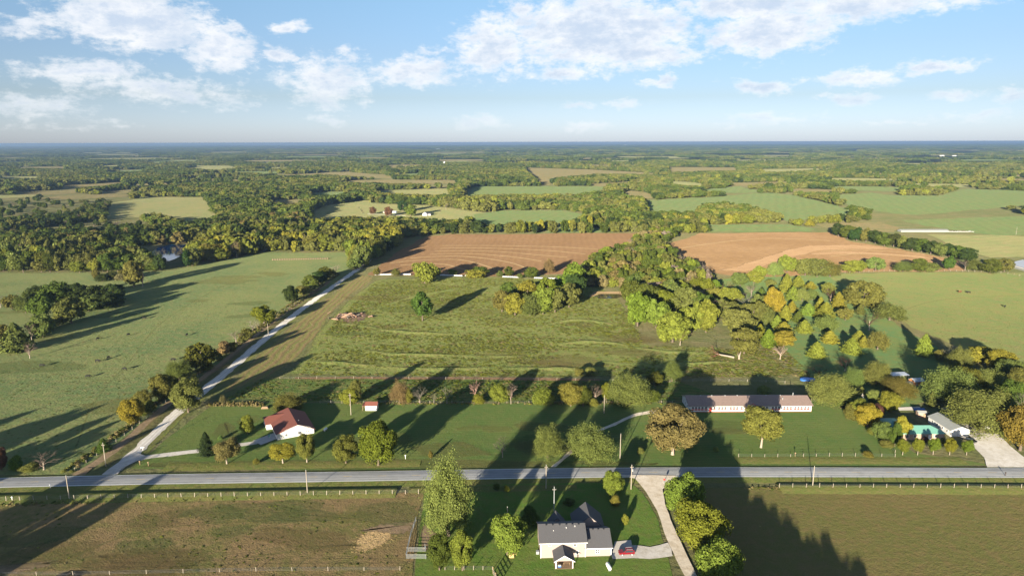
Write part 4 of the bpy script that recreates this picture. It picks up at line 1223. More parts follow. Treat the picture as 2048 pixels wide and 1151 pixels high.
def wood(poly, spacing, hm, wm, mixp, seed, label, singles=0, place='', grp='', kmix=None, lone=False, world=False, tint_gain=1.0, patch=.26):
    X, Y, rs = scatter(poly, spacing, seed, world)
    Hh = hm * rs.uniform(.6, 1.25, len(X)) * (1 + .22 * np.sin(X / 57 + seed) * np.sin(Y / 71 + seed))
    ok = ~open_ground(X, Y, Hh)
    X, Y, Hh = X[ok], Y[ok], Hh[ok]
    n = len(X)
    if n == 0:
        return
    Wd = wm * rs.uniform(.62, 1.45, n)
    names, ps = list(mixp), np.array(list(mixp.values()), float)
    # neighbouring trees tend to be of one colour
    ph = rs.uniform(0, 6, 4)
    fld = .5 + .2 * np.sin(X / 140 + ph[2]) * np.sin(Y / 190 + ph[3]) + .2 * np.sin(X / 47 + ph[0]) * np.sin(Y / 61 + ph[1]) + .25 * np.sin(X / 19 + ph[2]) * np.cos(Y / 23 + ph[3])
    u = np.clip(fld + rs.normal(0, patch, n), 0, .9999)
    pi_ = np.searchsorted(np.cumsum(ps / ps.sum()), u)
    pi_ = np.clip(pi_, 0, len(names) - 1)
    kmix = kmix or {'round': .66, 'oval': .12, 'bush': .08, 'willow': .10, 'bare': .04}
    kn, kp = list(kmix), np.array(list(kmix.values()))
    ki = rs.choice(len(kn), n, p=kp / kp.sum())
    order = np.argsort(Y)
    front = order[:singles]
    rest = order[singles:]
    for i in front:
        kd, pl = kn[ki[i]], names[pi_[i]]
        if kd == 'bare':
            pl = 'grey'
        desc = ('tall ' if Hh[i] > hm * 1.05 else 'low ' if Hh[i] < hm * .75 else '') + PAL[pl][1] + ' ' + KNAME[kd][2]
        tree(X[i], Y[i], Wd[i], Hh[i], kd, pl, desc + ' ' + place, grp)
    if len(rest):
        var = np.array([rs.choice(IDX[kn[ki[i]]]) for i in rest])
        cidx = np.array([PALN.index(names[k]) for k in pi_])[rest]
        tint = PALC[cidx] * rs.uniform(.8, 1.2, (len(rest), 1)) * tint_gain
        isb = np.array([kn[ki[i]] == 'bare' for i in rest])
        tint[isb] = PALC[PALN.index('grey')]
        mass('woodland', label, 'woodland', X[rest], Y[rest], Wd[rest], Hh[rest], var, tint, NG_TREES, rs)
    return n


# more clearings and fields, ever farther off
rsF = np.random.RandomState(41)
for i in range(230):
    D_ = 1450 * (9000 / 1450) ** rsF.rand()
    x_ = rsF.uniform(-.8, .8) * D_
    w_, d_ = D_ * rsF.uniform(.025, .10), rsF.uniform(60, 170) * (D_ / 2500) ** .8
    P_ = [(x_ + w_ * math.cos(a) * rsF.uniform(.8, 1.15), D_ + d_ * math.sin(a) * rsF.uniform(.75, 1.15)) for a in np.linspace(0, 6.283, 9)[:-1]]
    q_ = np.stack(proj(*np.array(P_).T, np.zeros(8)), 1)
    if any(inpoly(q_[:, 0], q_[:, 1], f).any() for f in FIELDS):
        continue
    zone('far_field', P_, M[rsF.choice(['f_tan', 'f_pale', 'f_green', 'f_pale', 'f_tan'])], .2 + (.3 if D_ > 3000 else 0), .8, world=True, seed=300 + i)
    FIELDS.append(q_)
MIXW = {'dark': .30, 'green': .30, 'olive': .22, 'lime': .10, 'gold': .06, 'orange': .02}
MIXY = {'dark': .14, 'green': .18, 'olive': .24, 'lime': .26, 'gold': .12, 'yellow': .06}
MIXD = {'dark': .5, 'green': .3, 'olive': .2}
MIXO = {'olive': .3, 'green': .3, 'sage': .2, 'lime': .2}
cnt = 0
cnt += wood([(-500, 545), (-500, 505), (0, 500), (160, 505), (278, 508), (300, 530), (280, 545), (0, 545)], 8.6, 14, 11.5, MIXO, 1, 'line of pale olive trees between the cattle pasture and the pond',
            34, 'in the pale line above the cattle pasture', 'trees in the line above the pasture') or 0
cnt += wood([(280, 548), (300, 522), (340, 524), (384, 504), (420, 478), (520, 468), (640, 452), (800, 462), (800, 490), (760, 515), (716, 545), (700, 520), (690, 508), (525, 510), (440, 528), (360, 545)], 9.0, 15, 12.5, MIXY, 2,
            'yellowing wood around the pond and up to the ploughed field', 60, 'in the yellowing wood beside the pond', 'trees in the yellowing wood by the pond') or 0
cnt += wood([(0, 500), (0, 476), (170, 472), (300, 470), (420, 448), (520, 440), (600, 446), (640, 452), (520, 468), (420, 478), (384, 488), (300, 490), (160, 504)], 9.5, 12.5, 12.5, MIXW, 3,
            'dark wood behind the blue pond', 0) or 0
cnt += wood([(640, 470), (700, 448), (860, 450), (1000, 456), (1180, 450), (1330, 444), (1500, 448), (1420, 468), (1270, 468), (1100, 467), (870, 468), (800, 480)], 9.5, 13, 12.0, MIXY, 4,
            'tree belt along the far edge of the ploughed field', 26, 'in the belt beyond the ploughed field', 'trees in the belt beyond the ploughed field') or 0
cnt += wood([(1130, 548), (1200, 505), (1262, 488), (1290, 470), (1335, 464), (1348, 472), (1308, 496), (1385, 545), (1430, 578), (1430, 600), (1270, 600), (1260, 580), (1180, 575), (1130, 560)], 8.6, 11, 10.5,
            {'olive': .26, 'green': .22, 'lime': .16, 'leafgreen': .14, 'tan': .12, 'grey': .05, 'orange': .05}, 5, 'mixed thicket between the two ploughed fields', 40, 'in the thicket between the ploughed fields', 'trees in the thicket between the fields',
            {'round': .5, 'oval': .1, 'bush': .12, 'willow': .13, 'bare': .15}) or 0
# the wooded country beyond, with its clearings
BIG = [(-420, 475), (-420, 328), (2470, 328), (2470, 470), (1960, 455), (1640, 446), (1330, 448), (1000, 458), (640, 452), (520, 442), (430, 448), (300, 470), (200, 470), (0, 476)]
ROUGH = np.array([(-500, 480), (-500, 392), (0, 391), (292, 393), (212, 405), (200, 440), (330, 450), (240, 470), (0, 477)], float)
ROUGHR = np.array([(1720, 430), (2500, 405), (2500, 560), (2000, 560), (1900, 470), (1640, 460)], float)
FIELDS.append(ROUGH)
FIELDS.append(ROUGHR)
wood(BIG, 10.5, 12.5, 14.5, {'dark': .18, 'green': .36, 'olive': .32, 'lime': .12, 'gold': .02}, 6, 'broad woods interrupted by pale clearings toward the horizon', kmix={'round': .82, 'oval': .10, 'bush': .05, 'willow': .03}, patch=.16, tint_gain=1.2)
FIELDS.pop()
FIELDS.pop()
wood([tuple(q) for q in ROUGH], 34, 8.5, 10, MIXD, 7, 'trees dotted over the rough tan pasture', kmix={'round': .5, 'bush': .3, 'cedar': .1, 'bare': .1})
wood([(0, 446), (120, 436), (200, 412), (235, 404), (250, 412), (215, 440), (120, 452), (0, 466)], 10, 10, 9, MIXD, 8, 'dark hedge clumps across the rough tan pasture')
wood([(1570, 445), (1640, 440), (1740, 432), (1835, 440), (1830, 450), (1740, 448), (1640, 452), (1575, 456)], 13, 11, 11, MIXY, 9, 'yellowing trees spaced out beyond the sandy field')
wood([(1900, 432), (2060, 424), (2060, 440), (1990, 438), (1905, 442)], 13, 12, 12, MIXY, 10, 'golden trees along the far green meadow')

# farther still: whole copses, then ground colour alone
rsP = np.random.RandomState(77)
cop = []
for s_ in range(4):
    Qs = []
    r2 = np.random.RandomState(900 + s_)
    for k in range(26):
        Q, _ = crown_round(950 + k, 46, .36, 7)
        off = np.array([r2.uniform(-1, 1), r2.uniform(-.5, .5), 0]) * 48
        Qs.append(Q * np.array([11, 11, r2.uniform(8, 14)]) + off)
    ob = bpy.data.objects.new('copse_source', quads_mesh('copse', np.concatenate(Qs), M['leaf_mass']))
    src.objects.link(ob)
    cop.append(ob)
NG_COPSE = instancer_group('scatter_copses', cop)
n_ = 17000
Yc = 3300 * (11500 / 3300) ** rsP.rand(n_)
Xc = rsP.uniform(-.86, .86, n_) * Yc
cov = np.sin(Xc / 310 + 1) * np.sin(Yc / 420 + 2) + .8 * np.sin(Xc / 130 + Yc / 700) * np.sin(Yc / 150 + 1) + .5 * np.sin(Xc / 900) * np.sin(Yc / 260)
k = (cov > -.25) & ~open_ground(Xc, Yc, np.full(len(Xc), 10.0))
Xc, Yc = Xc[k], Yc[k]
ti = PALC[[PALN.index(q) for q in rsP.choice(['dark', 'green', 'olive'], len(Xc), p=[.4, .38, .22])]] * rsP.uniform(1.0, 1.4, (len(Xc), 1))
n2 = 5200
Y2 = 11300 * (27000 / 11300) ** rsP.rand(n2)
X2 = rsP.uniform(-.86, .86, n2) * Y2
k2 = (np.sin(X2 / 900 + 2) * np.sin(Y2 / 700) + .7 * np.sin(X2 / 420 + Y2 / 1500)) > -.35
X2, Y2 = X2[k2], Y2[k2]
mass('woodland', 'blue wooded plain along the horizon', 'woodland', X2, Y2, rsP.uniform(2.2, 4.5, len(X2)), rsP.uniform(1.0, 1.8, len(X2)), rsP.randint(0, 4, len(X2)), np.tile(PALC[PALN.index('green')], (len(X2), 1)) * rsP.uniform(.8, 1.4, (len(X2), 1)), NG_COPSE, rsP)
mass('woodland', 'endless wooded country fading blue toward the horizon', 'woodland', Xc, Yc, rsP.uniform(.9, 1.5, len(Xc)), rsP.uniform(.8, 1.25, len(Xc)), rsP.randint(0, 4, len(Xc)), ti, NG_COPSE, rsP)

# ------------------------------------------------------------------ weeds and rough grass
def tuft_mesh(seed, n, up):
    rs = np.random.RandomState(seed)
    a = rs.uniform(0, 6.283, n)
    r = np.sqrt(rs.rand(n)) * .5
    z = rs.uniform(.05, 1, n) * (1 - r * 1.1)
    P = np.stack([np.cos(a) * r, np.sin(a) * r, np.maximum(z, .06)], 1)
    N = np.stack([np.cos(a), np.sin(a), np.full(n, up)], 1) + rs.normal(size=(n, 3)) * .5
    return quads_mesh('tuft', leaf_quads(P, N, .34 * rs.uniform(.6, 1.3, n), rs, 1.5, np.cross(np.tile([0, 0, 1.], (n, 1)), N)), M['leaf_mass'])


tf = []
for s_ in range(4):
    ob = bpy.data.objects.new('tuft_source', tuft_mesh(1200 + s_, 26, .6))
    src.objects.link(ob)
    tf.append(ob)
NG_TUFT = instancer_group('scatter_tufts', tf)


def tufts(name, label, poly, spacing, hm, wm, pals, seed, keep=None, world=False, band=None):
    X, Y, rs = scatter(poly, spacing, seed, world)
    n = len(X)
    f = .5 + .25 * np.sin(X / 13 + 2 * np.sin(Y / 9)) * np.sin(Y / 7 + 1.5 * np.sin(X / 21)) + .25 * np.sin(X / 31 + 1.7 * np.sin(Y / 23)) * np.cos(Y / 17 + np.sin(X / 40))
    k = rs.rand(n) < np.clip(-.1 + 1.2 * f, .06, 1) * (keep or 1)
    X, Y, f = X[k], Y[k], f[k]
    n = len(X)
    names = list(pals)
    pi_ = rs.choice(len(names), n, p=np.array(list(pals.values())) / sum(pals.values()))
    tint = np.array([PAL[q][0] for q in names])[pi_] * rs.uniform(.8, 1.2, (n, 1))
    Hh = hm * rs.uniform(.4, 1.4, n) * (.6 + .6 * f)
    return mass(name, label, 'weeds', X, Y, wm * rs.uniform(.6, 1.5, n), Hh, rs.randint(0, 4, n), tint, NG_TUFT, rs)


WEEDY = [(600, 750), (625, 700), (660, 655), (752, 562), (900, 557), (1010, 556), (1180, 565), (1240, 602), (1290, 690), (1440, 694), (1550, 716), (1590, 750), (1350, 754)]
tufts('weeds', 'tall weeds covering the uneven field', WEEDY, 1.75, .30, 1.9, {'olive': .36, 'lime': .34, 'sage': .22, 'tan': .08}, 11)
tufts('crop_plants', 'low crop rows behind the fence row', [(455, 795), (520, 760), (640, 759), (1345, 762), (1430, 790), (1350, 799), (560, 800)], 1.7, .4, 1.4, {'green': .35, 'olive': .45, 'leafgreen': .12, 'tan': .08}, 12)
tufts('rough_grass', 'rough grass tufts in the brown paddock', [(0, 1010), (600, 993), (840, 985), (822, 1151), (0, 1151)], 2.3, .20, .9, {'olive': .5, 'green': .2, 'lime': .1, 'tan': .2}, 13, .6)
tufts('rough_grass', 'dry grass standing along the lawn edge by the crop rows', [(405, 812), (430, 805), (528, 806), (526, 813)], .7, 1.0, .8, {'tan': .7, 'orange': .15, 'olive': .15}, 14)
tufts('rough_grass', 'unmown grass under the fence row behind the lawn', [(640, 808), (760, 804), (1340, 802), (1340, 808), (760, 809)], .9, .6, .9, {'tan': .45, 'olive': .4, 'lime': .15}, 15, .8)
tufts('rough_grass', 'unmown grass along the highway fence', [(0, 1006), (300, 997), (840, 982), (842, 988), (300, 1004), (0, 1013)], .9, .5, .8, {'tan': .5, 'olive': .4, 'green': .1}, 16, .7)
tufts('rough_grass', 'unmown grass along the highway fence by the open field', [(1480, 974), (2048, 973), (2048, 978), (1480, 979)], .9, .5, .8, {'tan': .5, 'olive': .4, 'green': .1}, 17, .8)
tufts('rough_grass', 'shaggy growth beside the gravel road fence', [(120, 946), (235, 862), (312, 800), (405, 728), (548, 628), (672, 545), (680, 549), (558, 634), (412, 742), (322, 806), (245, 868), (135, 950)], 1.3, .9, 1.6, {'tan': .35, 'olive': .45, 'green': .2}, 18)
tufts('rough_grass', 'scrubby growth between the weedy field and the cedars', [(1450, 700), (1560, 690), (1640, 768), (1790, 868), (1780, 880), (1660, 800), (1600, 752), (1350, 756), (1400, 730)], 1.6, .4, 1.8, {'tan': .3, 'olive': .5, 'lime': .2}, 19)
tufts('rough_grass', 'clumps of grass on the open field', [(1420, 985), (2048, 975), (2048, 1151), (1480, 1151)], 3.0, .14, .6, {'olive': .6, 'tan': .3, 'green': .1}, 20, .5)
tufts('rough_grass', 'grass clumps dotted over the cattle pasture', [(0, 930), (0, 560), (235, 552), (520, 518), (680, 515), (590, 605), (400, 735), (250, 850), (150, 925)], 3.2, .13, .9, {'olive': .6, 'green': .2, 'tan': .2}, 22, .6)
tufts('rough_grass', 'grass clumps dotted over the pasture beyond the clearing', [(1700, 556), (2048, 552), (2048, 725), (1900, 680), (1800, 630)], 3.6, .13, .9, {'olive': .6, 'green': .2, 'tan': .2}, 23, .6)
tufts('straw', 'scattered straw heap in the brown paddock', [(700, 1090), (712, 1070), (745, 1057), (790, 1062), (795, 1078), (760, 1092), (725, 1105), (705, 1105)], .6, .16, .9, {'straw': .9, 'tan': .1}, 21)

# ------------------------------------------------------------------ buildings
def gable(par, axis, a0, a1, b0, b1, eave, ridge, wall, roof, oh=.4, th=.14, mid=None, base=-.05, eave2=None, name='roof'):
    """walls + two-slope roof; ridge runs along `axis` (0 x, 1 y) from a0 to a1, span b0..b1"""
    c = (b0 + b1) / 2 if mid is None else mid
    e2 = eave if eave2 is None else eave2
    pr = [(b0, base), (b1, base), (b1, e2), (c, ridge), (b0, eave)]
    wl = MB().prism(pr, axis, a0, a1).build('wall', wall, par)
    s1, s2 = (ridge - eave) / (c - b0), (ridge - e2) / (b1 - c)
    g = .02
    pr = [(b0 - oh, eave - s1 * oh + g), (c, ridge + g), (b1 + oh, e2 - s2 * oh + g), (b1 + oh, e2 - s2 * oh + g + th), (c, ridge + g + th * 1.1), (b0 - oh, eave - s1 * oh + g + th)]
    rf = MB().prism(pr, axis, a0 - oh, a1 + oh).build(name, roof, par)
    return wl, rf


def hip(par, x0, x1, y0, y1, eave, ridge, wall, roof, oh=.5):
    MB().box((x0, y0, -.05), (x1, y1, eave)).build('wall', wall, par)
    X0, X1, Y0, Y1 = x0 - oh, x1 + oh, y0 - oh, y1 + oh
    if X1 - X0 > Y1 - Y0:
        d = (Y1 - Y0) / 2
        r = [(X0 + d, (Y0 + Y1) / 2, ridge), (X1 - d, (Y0 + Y1) / 2, ridge)]
        fs = [(4, 5, 9, 8), (5, 6, 9), (6, 7, 8, 9), (7, 4, 8)]
    else:
        d = (X1 - X0) / 2
        r = [((X0 + X1) / 2, Y0 + d, ridge), ((X0 + X1) / 2, Y1 - d, ridge)]
        fs = [(4, 5, 8), (5, 6, 9, 8), (6, 7, 9), (7, 4, 8, 9)]
    p = [(X0, Y0, eave), (X1, Y0, eave), (X1, Y1, eave), (X0, Y1, eave), (X0, Y0, eave + .15), (X1, Y0, eave + .15), (X1, Y1, eave + .15), (X0, Y1, eave + .15)] + r
    return MB().poly(p, [(3, 2, 1, 0), (0, 1, 5, 4), (1, 2, 6, 5), (2, 3, 7, 6), (3, 0, 4, 7)] + fs).build('roof', roof, par)


def window(par, x, z, w, h, y=0.0, frame='trim', pane='glass', face='y', bars=1, name='window', low=None):
    """framed window on the wall face y (facing -y) or, with face 'x', on the wall x = y facing -x"""
    f = MB()
    e = .09
    for (a, b, c, d) in ((x - w / 2, x + w / 2, z, z + e), (x - w / 2, x + w / 2, z + h - e, z + h), (x - w / 2, x - w / 2 + e, z + e, z + h - e), (x + w / 2 - e, x + w / 2, z + e, z + h - e)):
        if face == 'y':
            f.box((a, y - .07, c), (b, y + .02, d))
        else:
            f.box((y - .07, a, c), (y + .02, b, d))
    for k in range(1, bars + 1):
        zz = z + h * k / (bars + 1)
        if face == 'y':
            f.box((x - w / 2 + e, y - .06, zz - .03), (x + w / 2 - e, y + .01, zz + .03))
        else:
            f.box((y - .06, x - w / 2 + e, zz - .03), (y + .01, x + w / 2 - e, zz + .03))
    wn_ = f.build(name, M[frame], par)
    lo_, hi_ = (x - w / 2 + e, z + e), (x + w / 2 - e, z + h - e)
    p = MB()
    if face == 'y':
        p.box((lo_[0], y - .03, lo_[1]), (hi_[0], y + .01, hi_[1]))
    else:
        p.box((y - .03, lo_[0], lo_[1]), (y + .01, hi_[0], hi_[1]))
    p.build('pane', M[pane], wn_)
    if low:
        MB().box((x - w / 2, y - .05, z - low), (x + w / 2, y + .01, z - .01)).build('panel', M['red'], wn_)
    return wn_


def door(par, x, w, h, y=0.0, mat='trim', z=0.0):
    d_ = MB().box((x - w / 2, y - .05, z), (x + w / 2, y + .02, z + h)).build('door', M[mat], par)
    MB().box((x + w / 2 - .16, y - .11, z + h * .45), (x + w / 2 - .08, y - .05, z + h * .45 + .1)).build('handle', M['steel'], d_)
    return d_


# --- beige house
A = thing('house', 'beige house with grey shingle roofs and a gabled front porch by the side lane', 'house', (8.0, 175.9, 0), R(2.2))
gable(A, 0, 0, 13.1, 0, 10.8, 5.0, 7.5, M['beige_wall'], M['shingle'])
gable(A, 0, 13.12, 20.5, .25, 11.0, 2.9, 5.5, M['beige_wall'], M['shingle'], .38)
gable(A, 1, 10.82, 18.6, 11.3, 20.0, 2.9, 6.6, M['beige_wall'], M['shingle'], .45)
gable(A, 1, 10.83, 14.6, 3.6, 8.2, 3.6, 6.2, M['beige_wall'], M['shingle'], .4)
for x in (2.0, 3.9, 5.9, 7.9, 9.7, 11.5):
    MB().box((x - .2, 4.75, 7.32), (x + .2, 5.15, 7.72)).build('roof_vent', M['vent'], A)
for x in (14.2, 15.8, 17.4, 19.0):
    MB().box((x - .2, 5.1, 5.40), (x + .2, 5.5, 5.78)).build('roof_vent', M['vent'], A)
for (x, y, z) in ((4.0, 3.2, 6.3), (7.8, 3.9, 6.8), (10.4, 4.3, 7.0)):
    MB().tube([(x, y, z), (x, y, z + .6)], .07, 6).build('vent_pipe', M['trim'], A)
window(A, 2.7, 3.9, .95, .75, 0, 'trim', 'wood', bars=0)
window(A, 9.9, 3.55, .9, 1.1, 0)
window(A, 16.2, .9, .55, 1.5, .25)
window(A, 16.85, .9, .55, 1.5, .25)
window(A, 10.6, 1.0, .8, 1.2, 0)
for (x, h_) in ((.06, 4.8), (13.0, 4.8)):
    MB().box((x - .09, -.06, 0), (x + .09, .03, h_)).build('corner_trim', M['trim'], A)
for (x, h_) in ((20.42, 2.7),):
    MB().box((x - .1, .18, 0), (x + .1, .28, h_)).build('corner_trim', M['trim'], A)
MB().box((-.42, -.47, 4.72), (13.5, -.41, 4.92)).build('gutter', M['trim'], A)
MB().box((13.2, -.22, 2.66), (20.9, -.16, 2.86)).build('gutter', M['trim'], A)
# porch
pc = gable(A, 1, -5.3, -.06, 3.7, 8.9, 2.55, 4.2, M['beige_wall'], M['shingle'], .35, name='porch_roof', base=2.45)
for x in (3.95, 8.65):
    MB().box((x - .11, -5.2, 0), (x + .11, -4.98, 2.5)).build('porch_post', M['trim'], A)
MB().box((3.6, -5.4, -.02), (9.0, -.05, .12)).build('porch_floor', M['wood'], A)
MB().prism([(3.35, 2.30), (6.3, 4.17), (9.25, 2.30), (9.25, 2.5), (6.3, 4.37), (3.35, 2.5)], 1, -5.74, -5.66).build('barge_board', M['trim'], A)
MB().box((-1.1, 1.8, 0), (-.25, 2.7, .95)).build('air_conditioner', M['steel'], A)
pt = thing('patio_table', 'low wooden table under the beige house porch', 'table', (0, 0, 0))
pt.location = Matrix.Translation((8, 175.9, 0)) @ Matrix.Rotation(R(2.2), 4, 'Z') @ Vector((7.2, -3.2, .12))
MB().box((-.9, -.5, .68), (.9, .5, .74)).build('table_top', M['wood'], pt)
for sx in (-.8, .8):
    for sy in (-.4, .4):
        MB().box((sx - .04, sy - .04, 0), (sx + .04, sy + .04, .68)).build('leg', M['wood'], pt)
cb = thing('cooler_box', 'blue and white cooler under the beige house porch', 'cooler', (0, 0, 0))
cb.location = Matrix.Translation((8, 175.9, 0)) @ Matrix.Rotation(R(2.2), 4, 'Z') @ Vector((5.0, -4.4, .12))
MB().box((-.45, -.25, 0), (.45, .25, .42)).build('body', M['blue'], cb)
MB().box((-.47, -.27, .421), (.47, .27, .52)).build('lid', M['paint_white'], cb)

# --- red-roofed house
B = thing('house', 'white house with dark red shingle roof above the long driveway', 'house', (-94.6, 256.0, 0), R(28))
gable(B, 1, 0, 20, 0, 14.6, 2.6, 5.0, M['white_wall'], M['shingle_red'], .5, mid=8.2, eave2=2.0)
gable(B, 0, -2.2, 7.0, 12.4, 19.6, 2.6, 4.5, M['white_wall'], M['shingle_red'], .45)
MB().prism([(3.0, 3.7), (8.2, 5.06), (13.4, 3.0), (13.4, 3.06), (8.2, 5.1), (3.0, 3.76)], 1, -.56, -.51).build('barge_board', M['trim'], B)
window(B, 3.6, .9, 1.1, 1.1, 0)
window(B, 11.6, .9, .6, .9, 0)
window(B, 12.4, .9, .6, .9, 0)
window(B, 8.9, .7, 1.6, 1.3, 0)
window(B, 6.5, 1.0, 1.6, 1.2, 0.0, face='x')
MB().box((-.05, 1.6, 0), (.02, 5.4, 2.25)).build('garage_door', M['trim'], B)
for (x, y) in ((3.2, 3.4), (4.0, 4.6), (4.8, 5.8), (9.6, 5.0)):
    zz = 2.6 + (x / 8.2) * 2.4 if x < 8.2 else 5.0 - (x - 8.2) / 6.4 * 3
    MB().tube([(x, y, zz), (x, y, zz + .6)], .1, 6).build('vent_pipe', M['vent' if x < 9 else 'trim'], B)
for nm_, lab_, x_, y_ in (('wheelie_bin', 'green bin beside the red-roofed house garage', 547, 873),):
    X, Y = pix(x_, y_)
    bn = thing(nm_, lab_, 'bin', (X - 1.6, Y - .4, .1), R(28))
    MB().prism([(-.25, 0), (.25, 0), (.33, .95), (-.33, .95)], 1, -.3, .3).build('body', M['roof_green'], bn)
    MB().box((-.36, -.34, .951), (.36, .34, 1.02)).build('lid', M['roof_green'], bn)

# --- shed
C_ = thing('shed', 'small white shed with reddish roof and covered end porch', 'shed', (-65.6, 286.7, 0), 0)
gable(C_, 0, 0, 5.2, 0, 3.4, 2.4, 3.5, M['white_wall'], M['shingle_red'], .25)
window(C_, 1.4, 1.0, .55, .9, 0)
window(C_, 3.8, 1.0, .55, .9, 0)
for y in (.1, 3.2):
    MB().box((-1.25, y - .07, 0), (-1.1, y + .07, 2.3)).build('porch_post', M['wood'], C_)
MB().box((-1.4, -.2, 2.3), (-.27, 3.6, 2.42)).build('porch_roof', M['shingle_red'], C_)

# --- the old school
D = thing('school_building', 'long low white school building with red window panels and brown roof', 'school', (78.3, 284.2, 0), R(.3))
gable(D, 0, 0, 54.2, 0, 12.4, 3.0, 5.1, M['white_wall'], M['shingle_brown'], .55)
gable(D, 1, -2.4, 4.4, 24.6, 29.6, 2.9, 4.7, M['white_wall'], M['shingle_brown'], .5, base=2.5)
for x in (25.0, 29.2):
    MB().box((x - .12, -2.3, 0), (x + .12, -2.06, 2.52)).build('porch_post', M['trim'], D)
MB().prism([(24.0, 2.62), (27.1, 4.72), (30.2, 2.62), (30.2, 2.9), (27.1, 5.0), (24.0, 2.9)], 1, -2.98, -2.92).build('barge_board', M['red'], D)
MB().box((24.7, -2.35, -.02), (29.5, -.03, .18)).build('porch_floor', M['concrete'], D)
door(D, 27.1, 1.8, 2.2, 0, 'red')
door(D, 9.4, 1.1, 2.2, 0, 'red')
for grp_ in ([1.6, 3.0, 4.4, 5.8], [8.0 - .6, 11.2], [13.2, 14.6, 16.0], [18.4, 19.8, 21.2], [23.2], [31.6, 33.0, 34.4], [37.0, 38.4, 39.8], [42.2, 43.6, 45.0], [47.0, 48.4, 49.8], [51.4, 52.8]):
    for x in grp_:
        window(D, x, 1.45, 1.15, 1.1, 0, 'trim', 'glass', bars=1, low=.62)
MB().box((-.08, -.05, -.03), (54.3, -.004, .16)).build('plinth', M['red'], D)
for y in (3.0, 6.2, 9.4):
    window(D, y, 1.2, 1.2, 1.2, 0.0, 'trim', 'glass', face='x')
for x in (6.5, 11.5, 17.5, 23, 36, 42.4):
    MB().box((x - .22, 6.0, 4.9), (x + .22, 6.4, 5.5)).build('roof_vent', M['steel'], D)
MB().tube([(42.5, 3.4, 4.0), (42.5, 3.4, 5.4)], .13, 6).build('vent_pipe', M['steel'], D)
MB().tube([(48.2, 6.3, 5.0), (48.2, 6.3, 6.5)], .16, 6).build('chimney_pipe', M['steel'], D)

# --- green-roofed house with its garage
G = thing('house', 'brick bungalow with L-shaped green metal hip roof', 'house', (153.6, 254.9, 0), R(.5))
hip(G, 3.0, 19.4, 0, 7.4, 2.6, 4.6, M['brick'], M['roof_green'])
hip(G, -1.2, 7.6, 4.2, 15.0, 2.62, 4.7, M['brick'], M['roof_green'])
for x in (4.6, 7.6, 11.4, 16.0):
    window(G, x, .9, 1.3, 1.2, 0)
door(G, 13.6, 1.0, 2.05, 0)
window(G, 8.5, .9, 1.2, 1.1, -1.2, face='x')
K = thing('garage_building', 'white garage building with pale grey gable roof on the gravel yard', 'garage', (177.4, 257.9, 0), R(1.5))
gable(K, 1, 0, 14.5, 0, 7.9, 2.7, 4.2, M['white_wall'], M['roof_grey'], .4)
MB().box((3.2, -.06, 0), (7.2, .02, 2.4)).build('garage_door', M['trim'], K)
for y in (2.2, 5.2, 8.4, 11.6):
    window(K, y, 1.0, 1.2, 1.1, 0.0, face='x')
L_ = thing('trailer', 'small white trailer under the massive feathery tree', 'trailer', (196.0, 264.6, 0), R(-4))
MB().box((0, 0, .35), (6.1, 2.6, 2.9)).build('body', M['white_wall'], L_)
MB().prism([(-.1, 2.905), (2.7, 2.905), (1.3, 3.15)], 0, -.1, 6.2).build('roof', M['roof_grey'], L_)
window(L_, 4.9, 1.3, .8, .8, 0)
door(L_, 2.0, .8, 1.9, 0, 'trim', .45)
for x in (2.6, 3.5):
    MB().tube([(x, -.02, .36), (x, .25, .36)], .36, 12).build('wheel', M['tyre'], L_)
S2 = thing('shed', 'weathered tan shed with lean-to roof behind the white garage', 'shed', (176.0, 277.8, 0), R(-8))
gable(S2, 0, 0, 3.4, 0, 2.6, 1.9, 2.5, M['brick'], M['roof_grey'], .2)
door(S2, 2.4, .9, 1.7, 0, 'wood')
S3 = thing('shed', 'rusty orange shed with bent tin roof in the junk yard', 'shed', (197.0, 317.0, 0), R(10))
gable(S3, 0, 0, 5.2, 0, 4, 2.0, 3.0, plain('rust_sheet', (.42, .19, .08), .8, .25, 2), M['tin'], .3)
door(S3, 1.2, 1.1, 1.8, 0, 'wood_grey')
S4 = thing('carport', 'grey tin-roofed open carport above the rusty orange shed', 'carport', (190.6, 325.0, 0), R(6))
MB().prism([(-.2, 2.2), (4.2, 2.5), (4.2, 2.6), (-.2, 2.3)], 0, -.2, 9).build('roof', M['tin'], S4)
for x in (.1, 4.4, 8.7):
    for y in (.1, 3.9):
        MB().box((x - .07, y - .07, 0), (x + .07, y + .07, 2.2 + .075 * y)).build('post', M['wood_grey'], S4)

# --- farm buildings farther off
a_, b_ = np.array(pix(2016, 533)), np.array(pix(2060, 545))
BN = thing('metal_barn', 'big grey metal barn beyond the cattle pasture', 'barn', (*a_, 0), math.atan2(*(b_ - a_)[::-1]))
gable(BN, 0, 0, 58, 0, 26, 3.2, 6.6, M['roof_grey'], M['tin'], .6)
MB().box((3, 12.0, 6.5), (56, 13.2, 7.3)).build('ridge_vent', M['white_wall'], BN)
MB().box((-.02, -.03, 1.6), (58, -.008, 3.0)).build('wall_sheet', M['white_wall'], BN)
MB().box((-.04, 9.5, 0), (-.005, 15.5, 3.2)).build('sliding_door', M['steel'], BN)
X, Y = pix(1802, 464)
PH = thing('poultry_house', 'long ruined poultry house with partly collapsed tin roof', 'poultry house', (X, Y, 0), R(-1))
gable(PH, 0, 0, 62, 0, 9, 1.9, 3.2, M['roof_grey'], M['roof_grey'], .5)
MB().box((62.1, 0, -.05), (95, .2, 1.1)).build('broken_wall', M['roof_grey'], PH)
rr_ = random.Random(3)
